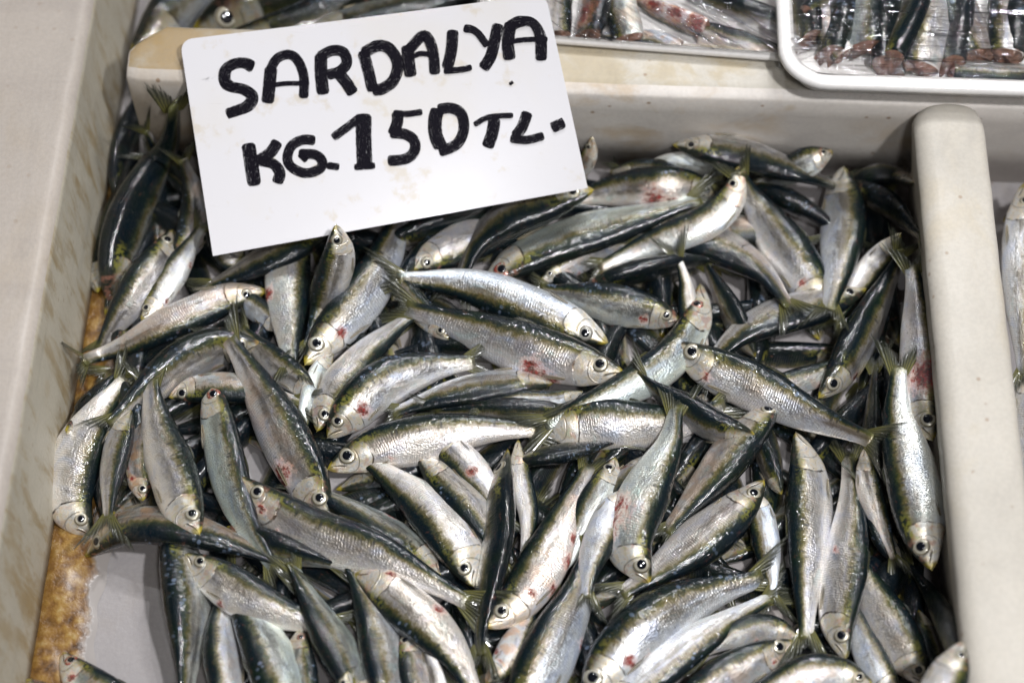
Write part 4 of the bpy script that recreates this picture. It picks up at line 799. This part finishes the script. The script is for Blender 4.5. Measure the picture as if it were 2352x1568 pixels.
BL={0:"shaded sardine left of the sardine far down left of the card",
1:"shaded sardine below left of the black backed sardine in the shade left of the card",
2:"shaded sardine below right of the black backed sardine in the shade left of the card",
4:"shaded sardine above right of the upright sardine with its head towards the crossbar and black",
5:"shaded sardine above left of the sardine far down left of the card",
6:"shaded sardine below left of the small grey sardine whose split tail hangs over the bare",
7:"shaded sardine below right of the small grey sardine whose split tail hangs over the bare",
8:"shaded sardine above right of the dim sardine against the ledge left of the blue scaled",
9:"shaded sardine above the pale silver sardine with violet back edge sliding",
10:"shaded sardine above left of the pale silver sardine with violet back edge sliding",
11:"shaded sardine above left of the dark brown sardine lying level on the left with an",
12:"shaded sardine below left of the plump sardine head down on the left with fine ribs",
13:"shaded sardine left of the golden lipped sardine facing left behind the head up one",
14:"shaded sardine below left of the long brownish sardine below the card with its dark tail",
15:"shaded sardine left of the blue black sardine with golden edge running",
16:"shaded sardine below the sardine with a violet flank close behind the black backed",
17:"shaded sardine left of the sardine with a violet flank close behind the black backed",
22:"shaded sardine above left of the blue backed sardine going down to the bottom edge",
23:"shaded sardine below right of the plump sardine head down on the left with fine ribs",
24:"shaded sardine above the sardine with its head up left of the big slanting",
25:"shaded sardine below the golden lipped sardine facing left behind the head up one",
26:"shaded sardine above the golden lipped sardine facing left behind the head up one",
28:"shaded sardine below the blue black sardine with golden edge running",
34:"shaded sardine right of the very white sardine facing up left with a yellow snout",
35:"shaded sardine right of the dark brown sardine lying level on the left with an",
36:"shaded sardine left of the long curved sardine across the lower",
37:"shaded sardine below the big sardine slanting down left of centre with a red",
39:"shaded sardine below left of the sardine with its head straight up against the lower edge",
41:"shaded sardine above the sardine with its head straight up against the lower edge",
47:"shaded sardine above right of the dark sardine with a gold stripe going",
48:"shaded sardine below right of the sardine with its head up left of the big slanting",
49:"shaded sardine above left of the olive black sardine behind the long curved one",
50:"shaded sardine below right of the big sardine slanting down left of centre with a red",
51:"shaded sardine below left of the wide silver sardine with a red patch near the gills",
52:"shaded sardine below the silver sardine with a big dark eye and yellow lip",
53:"shaded sardine above right of the grey sardine with a blue back",
54:"shaded sardine above the silver sardine with a big dark eye and yellow lip",
60:"shaded sardine above right of the mottled sardine with an open gill slit below the long",
62:"shaded sardine above the olive black sardine behind the long curved one",
63:"shaded sardine above left of the sardine facing down right with a golden head",
64:"shaded sardine above left of the olive backed sardine under the belly of the large middle",
65:"shaded sardine below the small golden snouted sardine peeping between the two middle ones",
66:"shaded sardine left of the large silver sardine facing right in the middle",
67:"shaded sardine below left of the olive headed sardine facing left just below the middle",
73:"shaded sardine below right of the long curved sardine across the lower",
74:"shaded sardine below right of the mottled sardine with a rust coloured streak under the long",
75:"shaded sardine right of the narrow black green sardine seen from its back",
76:"shaded sardine above the narrow black green sardine seen from its back",
77:"shaded sardine below right of the olive backed sardine under the belly of the large middle",
78:"shaded sardine above right of the wide silver sardine with a red patch near the gills",
80:"shaded sardine left of the dark sardine with a row of blue scales",
86:"shaded sardine above the broad violet grey sardine going down to the bottom edge",
87:"shaded sardine above right of the broad violet grey sardine going down to the bottom edge",
88:"shaded sardine below right of the thin grey sardine right of the narrow black green one",
89:"shaded sardine above right of the thin grey sardine right of the narrow black green one",
90:"shaded sardine right of the olive backed sardine under the belly of the large middle",
93:"shaded sardine below left of the small olive head poking out under the blue scaled sardine",
94:"shaded sardine above the dark sardine with a row of blue scales",
99:"shaded sardine right of the broad violet grey sardine going down to the bottom edge",
100:"shaded sardine below left of the sardine with its tail up and head",
102:"shaded sardine above the sardine facing down left below the centre",
103:"shaded sardine below left of the silver sardine with its head up against the standing tail",
104:"shaded sardine right of the topmost sardine of the middle",
105:"shaded sardine below left of the sardine with a red cut behind the gills",
112:"shaded sardine below right of the broad violet grey sardine going down to the bottom edge",
113:"shaded sardine below left of the brownish sardine with its dark snout on the diagonal one",
114:"shaded sardine above left of the olive sardine facing up right with a pale ringed eye",
115:"shaded sardine right of the sardine with its tail up and head",
116:"shaded sardine below the thick violet silver sardine right of the centre",
117:"shaded sardine above right of the silver sardine with its head up against the standing tail",
118:"shaded sardine right of the sardine with a red cut behind the gills",
119:"shaded sardine below the blue black back of a sardine between the dark arched",
120:"shaded sardine right of the dark sardine with a row of blue scales",
126:"shaded sardine above right of the very broad bright sardine at the bottom",
127:"shaded sardine right of the olive sardine facing up right with a pale ringed eye",
128:"shaded sardine below right of the brownish sardine with its dark snout on the diagonal one",
129:"shaded sardine above left of the brownish sardine with its dark snout on the diagonal one",
130:"shaded sardine below right of the sardine whose thin silver tail stands up with a wide",
131:"shaded sardine left of the mottled olive back of a sardine right of the standing",
132:"shaded sardine below the sardine whose thin silver tail stands up with a wide",
137:"shaded sardine above right of the shiny sardine lying belly to belly with the very broad",
138:"shaded sardine below the right one of two upright sardines in the lower",
139:"shaded sardine right of the very broad bright sardine at the bottom",
140:"shaded sardine above the narrow silver sardine left of the two upright ones",
141:"shaded sardine below the green black shoulder of a sardine under the diagonal one",
142:"shaded sardine right of the thick violet silver sardine right of the centre",
143:"shaded sardine above left of the brownish sliver of a sardine under the wet glinting one",
144:"shaded sardine left of the arched dark sardine with white wet glints above the diagonal",
145:"shaded sardine right of the arched dark sardine with white wet glints above the diagonal",
151:"shaded sardine below the left one of two upright sardines in the lower",
152:"shaded sardine below right of the right one of two upright sardines in the lower",
153:"shaded sardine above the right one of two upright sardines in the lower",
154:"shaded sardine above the left one of two upright sardines in the lower",
155:"shaded sardine right of the long pale sardine lying diagonally on top",
156:"shaded sardine below left of the blue black sardine with strings of wet glints",
157:"shaded sardine below the upright sardine with its head towards the crossbar and black",
158:"shaded sardine below right of the broad silver sardine slanting down at upper",
163:"shaded sardine left of the violet black sardine curving along the foot",
164:"shaded sardine below the slim pink silver sardine with its tail",
165:"shaded sardine below the big bright silver sardine head down along the right divider",
167:"shaded sardine above left of the big bright silver sardine head down along the right divider",
168:"shaded sardine above the dark narrow sardine between the big bright one",
169:"shaded sardine above right of the blue black sardine with strings of wet glints"}
k=0
cells=[(-.243,.128),(-.248,.09),(-.215,.125),(-.17,.125),(.222,.11),(-.246,.155)]+[(-.225+.0345*i_+rng.uniform(-.008,.008),-.30+.0345*j_+rng.uniform(-.008,.008)) for i_ in range(14) for j_ in range(13)]  # hand-set cells first: dark fish added to stand in for corner shade
BK=[]
for ci,(x,y) in enumerate(cells):
    a=rng.uniform(0,6.28); ln=.115; pts=[]; b1=rng.uniform(-.5,.5)
    if ci<6: a=1.5; ln=.09
    for t_ in range(12):
        pts=[(x+ln*q*math.cos(a+b1*q),y+ln*q*math.sin(a+b1*q),.010) for q in (-.5,-.17,.17,.5)]
        im=[pj(p) for p in pts]
        if ci<6 or not (any(abs(p[0])>.236+.010*(p[0]<0) or p[1]>.142 for p in pts) or any(on_floor_patch(*p) for p in im)): break
        a+=.55
    else: continue
    dr,rl_,zz=int(rng.integers(4)),float(rng.uniform(35,80)),float(rng.uniform(.002,.007))
    hid.append((x,y)); k+=1
    BK.append(k-1)
    if BL and k-1 not in BL: continue
    fish(im,74,'UDLR'[dr],rl_,BL.get(k-1,LB),dark=1.1,eye=0,group='buried sardines',zfix=zz)  # darker skin colour stands in for the shade deep in the gaps
HM[(GXX>-.23)&(GXX<.235)&(GYY<.14)&(GYY>-.32)]=.018
for i_ in range(0,GN[0]):            # the bare floor at the lower left
    for j_ in range(0,GN[1],1):
        if -.26<GXX[i_,0]<-.14 and GYY[0,j_]<-.07:
            if on_floor_patch(*pj((GXX[i_,0],GYY[0,j_],0))): HM[i_,j_]=0
order=sorted(range(len(FISH)),key=lambda i:(FISH[i][0],i))
for i in order:
    l_,pts,w,d,roll,lab,kw=FISH[i]; kw=dict(kw)
    fish(pts,w,d,roll,lab,**kw)
print('HEAP max height',HM.max(), 'n',len(FISH),'buried',k)

open('/tmp/dbg.txt','w').write(str((HM.max(),np.percentile(HM[HM>0],[50,90]),k)))
